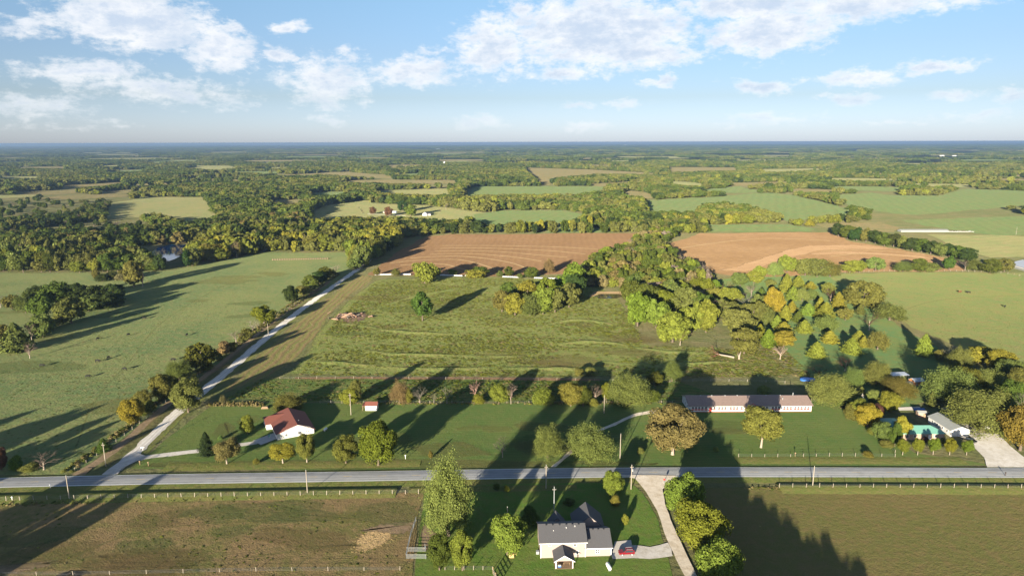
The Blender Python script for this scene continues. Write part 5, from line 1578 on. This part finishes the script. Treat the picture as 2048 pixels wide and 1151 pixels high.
for k in range(22):
    x, y = rr_.uniform(63, 94), rr_.uniform(.6, 10)
    mt_ = Matrix.Translation((x, y, .5)) @ Matrix.Rotation(rr_.uniform(0, 3), 4, 'Z') @ Matrix.Rotation(rr_.uniform(-.5, .5), 4, 'X')
    MB().box((-2.2, -.9, 0), (2.2, .9, .08), mt_).build('fallen_sheet', M[rr_.choice(['tin', 'white_wall', 'wood_grey', 'shingle_red'])], PH)
HF = thing('farmhouse', 'far white farmhouse among yellowing trees', 'house', (*pix(845, 431.5), 0), R(4))
gable(HF, 1, 0, 14, 0, 7.5, 3.2, 5.6, M['white_wall'], M['roof_grey'], .3)
gable(HF, 0, 7.52, 13, 3, 10, 2.6, 4.2, M['white_wall'], M['shingle'], .3)
window(HF, 2.0, 1.0, 1.0, 1.3, 0)
window(HF, 5.4, 1.0, 1.0, 1.3, 0)
HB = thing('outbuilding', 'far pale blue outbuilding beside the deep red tree', 'shed', (*pix(784, 426), 0), 0)
gable(HB, 0, 0, 7, 0, 5, 2.4, 3.6, plain('blue_wall', (.25, .36, .48), .7), M['tin'], .3)
door(HB, 2.0, 1.2, 2.0, 0)
HC = thing('outbuilding', 'far small pale shed next to the deep red tree', 'shed', (*pix(766, 426), 0), 0)
gable(HC, 0, 0, 5, 0, 4, 2.2, 3.2, M['brick'], M['roof_grey'], .3)
door(HC, 2.0, 1.0, 1.9, 0)
strip('farm_drive', PXC([(735, 428), (780, 429.5), (812, 431.5)]), [(2.2, .14), (-2.2, .14)], M['gravel'], 8)
FAR = [(1320, 335, 26, 'shingle_red', 'far red-roofed barn in the tan fields'), (1336, 336, 18, 'shingle_red', 'smaller far red-roofed barn in the tan fields'), (882, 329, 10, 'tin', 'far grey farm shed beside the grain silo'),
       (1541, 335, 26, 'roof_grey', 'far pale farm building beyond the tan field'), (1553, 335, 16, 'roof_grey', 'far white farm shed next to the pale farm building'), (1466, 328, 34, 'roof_grey', 'far white farmstead roof above the tan fields'),
       (348, 330, 34, 'roof_grey', 'far white farm roof over the wooded valley'), (358, 331, 20, 'roof_grey', 'far white farm shed over the wooded valley'), (512, 316, 50, 'tin', 'far pale metal building among the blue woods'), (1880, 313, 60, 'tin', 'far pale barn toward the hazy horizon'),
       (1905, 313, 50, 'tin', 'far pale shed toward the hazy horizon'), (2030, 318, 60, 'tin', 'far bright roof toward the hazy horizon'), (1247, 290.5, 160, 'tin', 'far pale factory on the horizon'), (873, 299, 90, 'tin', 'far pale roof in the hazy woods'), (788, 306, 50, 'tin', 'far small roof in the hazy woods'),
       (1850, 294, 120, 'tin', 'far white block near the horizon'), (1405, 290, 110, 'tin', 'far pale block on the horizon'), (1010, 299, 50, 'tin', 'far roof on the wooded plain'), (322, 293, 100, 'tin', 'far pale roof on the blue ridge')]
for (x, y, L, rf_, lab_) in FAR:
    X, Y = pix(x, y)
    L *= .55
    s = min(L, 60) / 32
    t_ = thing('farm_building', lab_, 'building', (X, Y, 3 if Y > 3000 else 0), R(rng.uniform(-20, 20)))
    gable(t_, 0, 0, L, 0, 10 * s, 5 * s, 8 * s, M['white_wall'], M[rf_], .4)
X, Y = pix(889, 330)
SL = thing('grain_silo', 'far pale grain silo above the woods', 'silo', (X, Y, 0))
MB().tube([(0, 0, 0), (0, 0, 17)], 4.5, 14).build('drum', M['tin'], SL)
MB().tube([(0, 0, 17.01), (0, 0, 20)], [4.6, .3], 14).build('dome', M['tin'], SL)
X, Y = pix(997, 287.5)
WT = thing('water_tower', 'far white water tower breaking the horizon', 'water tower', (X, Y, 0))
MB().tube([(0, 0, 0), (0, 0, 60), (0, 0, 68)], [9, 7, 14], 12).build('stem', M['white_wall'], WT)
MB().tube([(0, 0, 70.1), (0, 0, 84), (0, 0, 98), (0, 0, 106)], [14, 34, 34, 12], 16).build('tank', M['white_wall'], WT)


# ------------------------------------------------------------------ vehicles
def car(name, label, cat, loc, rz, paint, kind='suv', L=4.6, Wd=1.85):
    c = thing(name, label, cat, loc, rz)
    h = L / 2
    if kind == 'pickup':
        prof = [(-h, .45), (-h + .05, .95), (-h + 2.05, .98), (-h + 2.1, 1.72), (-h + 2.3, 1.8), (.95, 1.8), (1.55, 1.15), (h - .15, 1.0), (h, .8), (h, .42)]
        gl = [(-h + 2.25, 1.15), (-h + 2.35, 1.70), (.9, 1.70), (1.4, 1.15)]
    elif kind == 'suv':
        prof = [(-h, .45), (-h, 1.0), (-h + .25, 1.62), (-h + .5, 1.72), (.25, 1.70), (1.05, 1.08), (h - .25, .95), (h, .75), (h, .42)]
        gl = [(-h + .3, 1.08), (-h + .5, 1.60), (.2, 1.60), (.85, 1.08)]
    else:
        prof = [(-h, .42), (-h, .88), (-h + .7, .98), (-h + 1.3, 1.42), (.3, 1.42), (1.1, .95), (h - .2, .84), (h, .66), (h, .4)]
        gl = [(-h + 1.0, .98), (-h + 1.4, 1.34), (.25, 1.34), (.9, .98)]
    n = len(prof)
    mb = MB()
    pts = []
    for s, k in ((-1, 0), (-.93, 1), (.93, 1), (1, 0)):
        for (x, z) in prof:
            inset = .0 if z < 1.05 else .16 * (z - 1.05) / .7
            zz = z if k else z - (.05 if z > .5 else -.05)
            pts.append((x * (1 if k else .985), s * (Wd / 2) * (1 - inset), zz))
    fs = [tuple(range(n))[::-1], tuple(range(3 * n, 4 * n))]
    for r_ in range(3):
        for i in range(n):
            fs.append((r_ * n + i, r_ * n + (i + 1) % n, (r_ + 1) * n + (i + 1) % n, (r_ + 1) * n + i))
    mb.poly(pts, fs)
    body = mb.build('body', M[paint], c)
    for s in (-1, 1):
        w_ = MB()
        a = [(x, s * (Wd / 2 * (1 - .16 * (z - 1.05) / .7 if z > 1.05 else Wd / 2 / (Wd / 2)) + .012), z) for x, z in gl]
        b = [(x, y - s * .06, z) for x, y, z in a]
        w_.poly(a + b, [(0, 1, 2, 3), (7, 6, 5, 4), (0, 4, 5, 1), (1, 5, 6, 2), (2, 6, 7, 3), (3, 7, 4, 0)])
        w_.build('side_window', M['glass'], c)
    k = 4 if kind == 'suv' else (5 if kind == 'pickup' else 4)
    (xa, za), (xb, zb) = prof[k], prof[k + 1]
    q = [(xa + (xb - xa) * .08 + .02, -Wd * .38, za + (zb - za) * .08 + .02), (xa + (xb - xa) * .08 + .02, Wd * .38, za + (zb - za) * .08 + .02), (xb - (xb - xa) * .06 + .02, Wd * .43, zb - (zb - za) * .06 + .02), (xb - (xb - xa) * .06 + .02, -Wd * .43, zb - (zb - za) * .06 + .02)]
    MB().poly(q + [(x - .03, y, z - .03) for x, y, z in q], [(0, 1, 2, 3), (7, 6, 5, 4), (0, 4, 5, 1), (1, 5, 6, 2), (2, 6, 7, 3), (3, 7, 4, 0)]).build('windscreen', M['glass'], c)
    for sx in (-h + .85, h - .9):
        for s in (-1, 1):
            w_ = MB().tube([(sx, s * (Wd / 2 - .2), .34), (sx, s * (Wd / 2 + .02), .34)], .34, 14).build('wheel', M['tyre'], c)
            MB().tube([(sx, s * (Wd / 2 + .021), .34), (sx, s * (Wd / 2 + .035), .34)], .2, 10).build('rim', M['tin'], w_)
    for s in (-1, 1):
        MB().box((h - .06, s * Wd * .36 - .2, .62), (h + .015, s * Wd * .36 + .2, .76)).build('headlight', M['paint_white'], c)
        MB().box((-h - .015, s * Wd * .40 - .1, .72), (-h + .06, s * Wd * .40 + .1, .95)).build('tail_light', M['red'], c)
    if kind == 'suv':
        for s in (-1, 1):
            MB().tube([(-h + .6, s * .6, 1.73), (-h + .7, s * .6, 1.79), (0, s * .6, 1.79), (.1, s * .6, 1.73)], .025, 5).build('roof_rail', M['tin'], c)
    return c


car('red_car', 'red family car parked on the concrete apron of the beige house', 'car', (33.0, 177.8, .06), R(184), 'car_red', 'suv')
car('pickup_truck', 'black pickup truck parked before the white garage door', 'truck', (182.0, 253.6, .02), R(-62), 'car_black', 'pickup', 5.6, 1.95)
X, Y = pix(1858, 789)
car('white_car', 'white car parked in the shade by the junk yard', 'car', (X, Y, .02), R(175), 'car_white', 'sedan')
X, Y = pix(1832, 762)
car('grey_car', 'old grey car beside the rusty orange shed', 'car', (X - 5, Y - 4, .02), R(165), 'car_grey', 'sedan')
X, Y = pix(1893, 822)
car('dark_car', 'dark car at the end of the gravel track behind the garage', 'car', (X, Y, .05), R(100), 'car_grey', 'suv')

# ------------------------------------------------------------------ tanks, pools, bales, yard things
def tank(label, X, Y, rz, L=3.2, r=.55):
    t_ = thing('propane_tank', label, 'tank', (X, Y, 0), rz)
    pts = [(-L / 2, 0, r + .35), (-L / 2 + .15, 0, r + .35), (-L / 2 + .5, 0, r + .35), (L / 2 - .5, 0, r + .35), (L / 2 - .15, 0, r + .35), (L / 2, 0, r + .35)]
    MB().tube(pts, [.12, r * .7, r, r, r * .7, .12], 14).build('drum', M['paint_white'], t_, True)
    MB().tube([(0, 0, 2 * r + .33), (0, 0, 2 * r + .5)], .14, 8).build('valve_cap', M['roof_green'], t_)
    for s in (-1, 1):
        MB().box((s * L * .3 - .08, -.35, 0), (s * L * .3 + .08, .35, .5)).build('leg', M['steel'], t_)


tank('white propane tank on the lawn before the beige house', 26.9, 170.8, R(100))
X, Y = pix(651, 861)
tank('white propane tank beside the red-roofed house', X, Y, R(75), 2.4, .5)
X, Y = pix(1615, 760)
P1 = thing('swimming_pool', 'oval blue pool cover beside the brown shrub in the clearing', 'pool', (X, Y, 0))
ang = [i * math.tau / 24 for i in range(24)]
ring = [(3.7 * math.cos(a), 2.0 * math.sin(a)) for a in ang]
MB().poly([(x, y, 0) for x, y in ring] + [(x, y, .9) for x, y in ring], [(i, (i + 1) % 24, 24 + (i + 1) % 24, 24 + i) for i in range(24)]).build('pool_wall', M['blue'], P1)
MB().poly([(x * .99, y * .99, .86) for x, y in ring] + [(0, 0, .82)], [(i, (i + 1) % 24, 24) for i in range(24)]).build('pool_cover', M['blue'], P1)
X, Y = pix(1838, 819)
T1 = thing('tarpaulin', 'bright blue tarpaulin over lumber by the concrete slab', 'tarpaulin', (X, Y, 0))
MB().prism([(-1, 0), (1, 0), (.7, .5), (0, .75), (-.7, .5)], 0, -2.4, 2.4).build('sheet', M['blue'], T1)
for x in (-2.7, 2.45):
    MB().box((x, -.6, 0), (x + .25, .6, .3)).build('lumber', M['wood'], T1)
X, Y = pix(1850, 823)
bt = thing('rowing_boat', 'tan upturned boat behind the weathered shed', 'boat', (X, Y, 0), R(-20))
MB().poly([(-1.9, 0, .1), (-1.2, -.7, .02), (1.4, -.75, .02), (1.9, 0, .05), (1.4, .75, .02), (-1.2, .7, .02), (-1.3, 0, .55), (1.2, 0, .6)],
          [(0, 1, 6), (1, 2, 7, 6), (2, 3, 7), (3, 4, 7), (4, 5, 6, 7), (5, 0, 6)]).build('hull', M['straw'], bt)
MB().box((-1.5, -.03, .48), (1.4, .03, .66)).build('keel', M['wood'], bt)
# picnic table on the side lawn
X, Y = pix(1024, 1114)
tb = thing('lawn_table', 'plain wooden table alone on the lawn beside the beige house', 'table', (X, Y, .02), R(3))
MB().box((-1.3, -.45, 1.28), (1.3, .45, 1.36)).build('table_top', M['straw'], tb)
MB().box((-.85, -.3, 0), (.55, .3, 1.28)).build('cabinet', M['straw'], tb)
X, Y = pix(530, 816)
hb = thing('wood_stack', 'pile of cut boards at the lawn edge behind the red-roofed house', 'lumber', (X, Y, .02), R(4))
for k in range(4):
    MB().box((-1.6 + .12 * k, -.7 + .1 * k, .22 * k), (1.6 - .12 * k, .7 - .1 * k, .22 * k + .2)).build('board', M['wood'], hb)
X, Y = pix(733, 858)
fp = thing('planter', 'small orange pot on the mown lawn', 'pot', (X, Y, .01))
MB().tube([(0, 0, 0), (0, 0, .6)], [.35, .5], 10).build('pot', M['sand'], fp)
MB().tube([(0, 0, .601), (0, 0, .66)], [.47, .44], 10).build('soil', M['dirt'], fp)

# wrapped bales: a long broken row of white plastic
bale = MB().tube([(-.75, 0, .62), (-.6, 0, .62), (.6, 0, .62), (.75, 0, .62)], [.5, .66, .66, .5], 10).mesh('wrapped_bale', M['wrap'], True)
nb = 0
for (xa, ya, xb, yb) in ((749, 550, 822, 549.6), (848, 551.5, 866, 550.8), (880, 551, 925, 552.5), (930, 552, 952, 553), (1005, 554, 1038, 555.5), (1068, 556.5, 1122, 558.5)):
    a, b = np.array(pix(xa, ya)), np.array(pix(xb, yb))
    n = int(np.linalg.norm(b - a) / 1.52)
    for i in range(n):
        p = a + (b - a) * (i + .5) / n
        ob = link('wrapped_bale', bale, None, (p[0], p[1] + rng.uniform(-.1, .1), .02), math.atan2(*(b - a)[::-1]))
        ob.scale = (1, rng.uniform(.92, 1.06), rng.uniform(.92, 1.06))
        tag(ob, 'round hay bale wrapped in white plastic in the row below the ploughed field', 'bale', 'white wrapped bales below the ploughed field')
        nb += 1
hay = MB().tube([(-.7, 0, .76), (-.66, 0, .76), (.66, 0, .76), (.7, 0, .76)], [.72, .78, .78, .72], 12).mesh('hay_bale', M['hay'], True)
for i in range(24):
    X, Y = pix(546 + i * 4.75, 520.2 - i * .10)
    ob = link('hay_bale', hay, None, (X, Y, 0), R(88))
    ob.scale = (.95, .9, .9)
    tag(ob, 'round brown hay bale in the row at the head of the cattle pasture', 'bale', 'hay bales at the head of the pasture')

# brush pile: burnt logs
X, Y = pix(702, 634)
bp_ = thing('brush_pile', 'burnt pile of logs and rubble at the weedy field edge', 'brush pile', (X, Y, 0))
bp_.scale = (1.35, 1.25, 1.5)
r3 = random.Random(8)
for k in range(60):
    a, rr2 = r3.uniform(0, 6.28), abs(r3.gauss(0, 4.2))
    z = max(.2, 1.5 - rr2 * .22) * r3.uniform(.2, 1)
    L = r3.uniform(1.2, 4.2)
    d = Vector((math.cos(a * 3), math.sin(a * 3), r3.uniform(-.15, .4))).normalized() * L / 2
    c = Vector((math.cos(a) * rr2 * 1.5, math.sin(a) * rr2 * .9, z + abs(d.z)))
    r_ = r3.uniform(.12, .38)
    MB().tube([c - d, c + d * .2, c + d], [r_, r_ * .9, r_ * .6], 6).build('log', M[r3.choice(['char', 'deadwood', 'deadwood', 'wood_grey'])], bp_)
# fallen tree
X, Y = pix(1468, 716)
ft = thing('fallen_tree', 'fallen dead tree with reddish twigs in the weedy field', 'fallen tree', (X, Y, .4), R(164))
MB().tube([(0, 0, .1), (3, .2, .6), (7, 0, 1.0), (10, .3, 1.6)], [.55, .45, .35, .2], 8).build('trunk', M['bark_pale'], ft)
cb_ = link('crown', KINDS[('bare', 'hi')][0][0], ft, (5.0, 0, .6))
cb_.rotation_euler = (0, R(78), 0)
cb_.scale = (7, 11, 11)
cb_.color = (.20, .085, .065, 1)
X, Y = pix(1478, 718)
st_ = thing('tree_stump', 'splintered pale stump at the foot of the fallen tree', 'stump', (X, Y, 0))
MB().tube([(0, 0, 0), (0, 0, 1.2), (.3, 0, 3.0), (.9, .1, 4.6)], [.6, .45, .3, .05], 7).build('trunk', M['bark_pale'], st_)
MB().tube([(0, 0, 1.0), (-.6, 0, 2.2), (-.8, 0, 3.4)], [.3, .2, .05], 6).build('splinter', M['bark_pale'], st_)

# ------------------------------------------------------------------ poles, wires, signs
POLE = [(1092, 977, 8.8, 1, 'wooden power pole with crossarm beside the beige house driveway'), (1625, 973, 7.6, 0, 'slim wooden pole at the fence of the open field'), (1240, 916, 9.8, 0, 'bare wooden pole on the lawn beside the school track'),
        (615, 987, 8.7, 0, 'wooden pole at the paddock fence opposite the yellow tree'), (139, 998, 8.6, 0, 'wooden pole at the paddock fence opposite the dirt track'), (212, 932, 9.2, 1, 'pale wooden pole between dirt track and gravel road'),
        (702, 829, 9.8, 1, 'pale pole beside the small white shed'), (1208, 826, 8.2, 0, 'wooden pole in front of the fence row bushes'), (1262, 978, 9.0, 2, 'power pole with transformer at the side lane mouth'), (1108, 1022, 8.5, 1, 'pale metal lamp pole on the house lawn'),
        (1015, 1066, 8.8, 0, 'pole half hidden behind the drooping yellow-green tree'), (1721, 826, 9.0, 2, 'power pole with transformer among the yard trees'), (537, 672, 8.0, 0, 'short pole by the umbrella-shaped tree'), (2032, 470, 10, 0, 'far pole in the pale field beyond the hedgerow')]
TOPS = {}
for (x, y, h_, kd, lab_) in POLE:
    X, Y = pix(x, y)
    p_ = thing('utility_pole', lab_, 'pole', (X, Y, 0))
    mt_ = 'wood_grey' if 'metal' not in lab_ else 'steel'
    MB().tube([(0, 0, -.1), (0, 0, h_ * .5), (0, 0, h_)], [.17, .145, .115], 8).build('mast', M[mt_], p_)
    MB().tube([(0, 0, h_ + .002), (0, 0, h_ + .3)], [.05, .07], 6).build('insulator', M['insulator'], p_)
    if kd >= 1:
        MB().box((-.55, -.17, h_ - .75), (.55, -.12, h_ - .62)).build('crossarm', M['wood_grey'], p_)
        for s in (-.48, .48):
            MB().tube([(s, -.145, h_ - .619), (s, -.145, h_ - .42)], .05, 6).build('insulator', M['insulator'], p_)
    if kd == 2:
        MB().tube([(.34, -.1, h_ - 2.2), (.34, -.1, h_ - 1.3)], .24, 10).build('transformer', M['steel'], p_)
    TOPS[(x, y)] = Vector((X, Y, h_ + .28))


def wire(a, b, label, sag=1.2):
    pts = [a.lerp(b, i / 16) - Vector((0, 0, sag * 4 * (i / 16) * (1 - i / 16))) for i in range(17)]
    ob = MB().tube(pts, .012, 3, False).build('power_line', M['vent'])
    tag(ob, label, 'cable')


ks = [(139, 998), (615, 987), (1092, 977), (1262, 978), (1625, 973)]
nm4 = ['span along the paddock fence', 'span past the huge feathery tree', 'short span before the beige house', 'span over the side lane trees']
for (a, b), q in zip(zip(ks, ks[1:]), nm4):
    wire(TOPS[a], TOPS[b], 'thin overhead power cable, ' + q)
wire(TOPS[(1092, 977)], TOPS[(1240, 916)], 'thin overhead power cable crossing the highway to the school lawn')
wire(TOPS[(1240, 916)], TOPS[(1208, 826)], 'thin overhead power cable over the school track')
wire(TOPS[(1108, 1022)], TOPS[(1092, 977)], 'thin overhead power cable from the lamp pole to the highway')

# mailbox cross by the gravel road, posts and signs
X, Y = pix(286, 900)
mb_ = thing('mailbox_post', 'white wooden mailbox post where the driveway meets the gravel road', 'mailbox', (X, Y, 0), R(20))
mb_.scale = (.7, .7, .8)
MB().box((-.12, -.12, 0), (.12, .12, 1.9)).build('post', M['paint_white'], mb_)
MB().box((-1.1, -.1, 1.35), (.9, .1, 1.6)).build('arm', M['paint_white'], mb_)
MB().prism([(-.2, 1.605), (.2, 1.605), (.2, 1.85), (.1, 1.98), (-.1, 1.98), (-.2, 1.85)], 0, -.95, -.35).build('mailbox', M['paint_white'], mb_)
for (x, y, lab_, c1) in ((811, 917, 'short white marker post on the mown lawn', 'paint_white'), (101, 976, 'white mailbox at the highway edge by the dirt track', 'paint_white'), (25, 1001, 'white marker post at the paddock fence', 'paint_white'), (280, 929, 'dark sign post at the driveway corner', 'wood'), (297, 931, 'second dark sign post along the driveway', 'wood'),
                         (1590, 912, 'dark birdhouse post at the school fence', 'wood'), (1328, 968, 'red stop sign post at the side lane mouth', 'red'), (2010, 952, 'dark mailbox at the highway edge by the gravel yard', 'char')):
    X, Y = pix(x, y)
    s_ = thing('marker_post', lab_, 'post', (X, Y, 0))
    MB().box((-.07, -.07, 0), (.07, .07, 1.3)).build('post', M[c1 if c1 != 'red' else 'steel'], s_)
    if c1 == 'red':
        MB().prism([(math.cos(a + .39) * .38, 1.95 + math.sin(a + .39) * .38) for a in [i * math.tau / 8 for i in range(8)]], 1, -.1, -.075).build('sign_plate', M['red'], s_)
        MB().box((-.04, -.07, 1.301), (.04, .0, 2.2)).build('sign_pole', M['steel'], s_)
    else:
        MB().box((-.22, -.16, 1.301), (.22, .16, 1.62)).build('box', M[c1], s_)


# ------------------------------------------------------------------ fences
POSTM = MB().tube([(0, 0, -.1), (0, 0, 1.35)], [.09, .075], 6).mesh('post', M['wood_grey'])
POSTT = MB().tube([(0, 0, -.1), (0, 0, 1.35)], [.11, .09], 6).mesh('post', M['wood_grey'])


def fence(label, pts, step, z=0.0, post=POSTM, wires=(.35, .75, 1.15), world=False, name='wire_fence', scale=1.0):
    c = spline(pts if world else PXC(pts), step)
    L = np.r_[0, np.cumsum(np.linalg.norm(np.diff(c, axis=0), axis=1))]
    n = max(2, int(L[-1] / step) + 1)
    s = np.linspace(0, L[-1], n)
    P = np.stack([np.interp(s, L, c[:, 0]), np.interp(s, L, c[:, 1])], 1)
    f = thing(name, label, 'fence', (P[0][0], P[0][1], z))
    for p in P:
        o_ = link('post', post, f, (p[0] - P[0][0], p[1] - P[0][1], 0))
        o_.rotation_euler = (rng.uniform(-.05, .05), rng.uniform(-.05, .05), 0)
        o_.scale = (scale, scale, rng.uniform(.85, 1.08) * scale)
    for h_ in wires:
        MB().tube([(p[0] - P[0][0], p[1] - P[0][1], h_ * scale) for p in P], .012, 3, False).build('wire', M['steel'], f)
    return f


fence('wire fence on wooden posts between highway and brown paddock', [road_n(x, -13.0) for x in np.linspace(-240, -32, 8)], 4.4, .28, POSTT, world=True, scale=1.15)
fence('wire fence between highway and the open field', [road_n(x, -11.6) for x in np.linspace(92, 230, 6)], 4.6, .5, world=True, scale=1.1)
fence('wire fence along the school lawn by the highway', [(1477, 913), (1560, 913), (1640, 912), (1720, 912), (1790, 913)], 4.6, 0, POSTM)
fence('wire fence in the bushy row behind the mown lawn', [(640, 806), (760, 806), (1000, 806), (1200, 806), (1345, 806)], 5.0)
fence('wire fence between crop rows and weedy field', [(560, 757), (800, 757), (1000, 759), (1200, 761), (1340, 765)], 9.0)
fence('wire fence of the pasture beside the dirt track', [(150, 940), (230, 885), (310, 822), (400, 748), (500, 664), (600, 602), (680, 545)], 6.0)
fence('wire fence at the bottom of the brown paddock', [(0, 1151), (250, 1148), (500, 1142), (800, 1140)], 10.0)
fence('wire fence below the cattle pens trees', [(890, 1139), (935, 1139), (985, 1139)], 2.6)
fence('fence along the back of the school lawn', [(1622, 803), (1660, 806), (1690, 812)], 4.0, 0, POSTT)
fence('wire fence between sandy field and cattle pasture', [(1680, 547), (1760, 543), (1880, 542), (2000, 546), (2060, 556)], 5.0, 0, POSTT, scale=1.2)
fence('wire fence slanting between school lawn and yard trees', [(1640, 770), (1690, 812), (1740, 853), (1790, 905)], 5.0)
fence('wire fence behind the school', [(1350, 763), (1440, 762), (1540, 764), (1570, 766)], 8.0, 0, POSTT)
# cattle pen panels
def panel_fence(label, pts, h=1.5):
    P = [np.array(pix(*q)) for q in pts]
    f = thing('cattle_panel_fence', label, 'fence', (P[0][0], P[0][1], 0))
    for a, b in zip(P, P[1:]):
        n = max(1, int(np.linalg.norm(b - a) / 3.2))
        for i in range(n + 1):
            p = a + (b - a) * i / n - P[0]
            MB().tube([(p[0], p[1], 0), (p[0], p[1], h + .1)], .05, 5).build('post', M['steel'], f)
        for k in range(5):
            z = .3 + k * (h - .3) / 4
            MB().tube([(*(a - P[0]), z), (*(b - P[0]), z)], .035, 5).build('rail', M['steel'], f)
    return f


panel_fence('grey steel panels of the cattle pen front rows', [(812, 1117), (852, 1117)])
panel_fence('grey steel panels of the cattle pen back row', [(814, 1103), (852, 1103), (850, 1096)])
panel_fence('grey steel panels along the paddock side of the cattle lane', [(812, 1117), (816, 1096), (822, 1070), (832, 1042)], 1.6)
X, Y = pix(986, 1146)
gt = thing('field_gate', 'wooden five-bar gate between cattle pens and the side lawn', 'gate', (X, Y, 0), R(-72))
for x in (0, 2.6, 5.2):
    MB().box((x - .09, -.09, 0), (x + .09, .09, 2.0)).build('post', M['straw'], gt)
for k in range(5):
    MB().box((.1, -.15, .3 + k * .36), (5.1, -.095, .42 + k * .36)).build('rail', M['wood_grey'], gt)

# ------------------------------------------------------------------ cattle
def cow_mesh():
    bm = bmesh.new()
    V, E, RD = [], [], []

    def vt(p, r, par=None):
        V.append(p)
        RD.append(r)
        if par is not None:
            E.append((par, len(V) - 1))
        return len(V) - 1
    hip_ = vt((-.85, 0, 1.12), (.30, .34))
    mid = vt((-.25, 0, 1.05), (.37, .40), hip_)
    ch = vt((.45, 0, 1.08), (.34, .42), mid)
    nk = vt((.85, 0, 1.05), (.2, .26), ch)
    hd = vt((1.15, 0, .72), (.14, .17), nk)
    vt((1.38, 0, .38), (.10, .11), hd)
    for s in (-1, 1):
        vt((1.08, s * .24, .86), (.05, .03), hd)
        a = vt((-.92, s * .2, .78), (.17, .15), hip_)
        k = vt((-1.02, s * .2, .45), (.085, .085), a)
        vt((-.95, s * .2, .0), (.07, .07), k)
        a = vt((.52, s * .2, .72), (.14, .13), ch)
        k = vt((.56, s * .2, .40), (.08, .08), a)
        vt((.55, s * .2, .0), (.065, .065), k)
    tl = vt((-1.12, 0, 1.18), (.06, .06), hip_)
    vt((-1.2, 0, .55), (.04, .04), tl)
    me = bpy.data.meshes.new('cow')
    me.from_pydata(V, E, [])
    ob = bpy.data.objects.new('cow_tmp', me)
    COL.objects.link(ob)
    sk = ob.modifiers.new('skin', 'SKIN')
    for i, r_ in enumerate(RD):
        me.skin_vertices[0].data[i].radius = r_
    me.skin_vertices[0].data[1].use_root = True
    ob.modifiers.new('sub', 'SUBSURF').levels = 1
    dg = bpy.context.evaluated_depsgraph_get()
    m2 = bpy.data.meshes.new_from_object(ob.evaluated_get(dg))
    bpy.data.objects.remove(ob)
    m2.polygons.foreach_set('use_smooth', [True] * len(m2.polygons))
    m2.name = 'cow'
    return m2


CM1 = cow_mesh()
CM1.materials.clear()
CM1.materials.append(M['cowhide'])
CM2 = CM1.copy()
CM2.materials.clear()
CM2.materials.append(M['cowhide_brown'])
for (x, y, a, b) in [(289, 638, 20, 0), (374, 671, 95, 0), (257, 671, 80, 0), (196, 679, 85, 0), (196, 724, 10, 0), (217, 717, 90, 0), (249, 740, 170, 0), (347, 721, 5, 0), (177, 755, 25, 0), (85, 733, 15, 0)]:
    X, Y = pix(x, y)
    ob = link('cow', CM1, None, (X, Y, .01), R(a), (1.15, 1.15, 1.15))
    tag(ob, 'black cow grazing on the wide green pasture by the gravel road', 'cow', 'black cows on the pasture by the gravel road')
for (x, y, a, b, lab_) in [(1920, 585, 10, 1, 'red-brown cow grazing on the pasture below the sandy field'), (1937, 586, 170, 0, 'black cow beside the red-brown cow on the pasture'), (2010, 614, 40, 0, 'lone black cow on the pasture above the trailer row')]:
    X, Y = pix(x, y)
    ob = link('cow', CM2 if b else CM1, None, (X, Y, .01), R(a), (1.15, 1.15, 1.15))
    tag(ob, lab_, 'cow')
for i, (x, y) in enumerate([(722, 420), (724, 423), (726, 426), (845, 416), (852, 417), (718, 416)]):
    X, Y = pix(x, y)
    ob = link('cow', CM1, None, (X, Y, .15), R(40 * i), (1.2, 1.2, 1.2))
    tag(ob, 'tiny dark cow on the far pale pasture by the farmhouse', 'cow', 'cows on the far pasture')

# ------------------------------------------------------------------ haze
mbz = MB().box((-33000, -2500, -1.5), (33000, 32000, 117.8))
m, t, o = new_mat('haze_air')
pv = t.n('ShaderNodeVolumePrincipled', ins={'Color': (.52, .73, 1.0, 1), 'Density': 7.2e-5, 'Anisotropy': .55})
t.link(pv.outputs[0], o.inputs['Volume'])
hz_ = mbz.build('haze', m)
tag(hz_, 'pale blue haze over the whole countryside', 'haze', None, 'stuff')
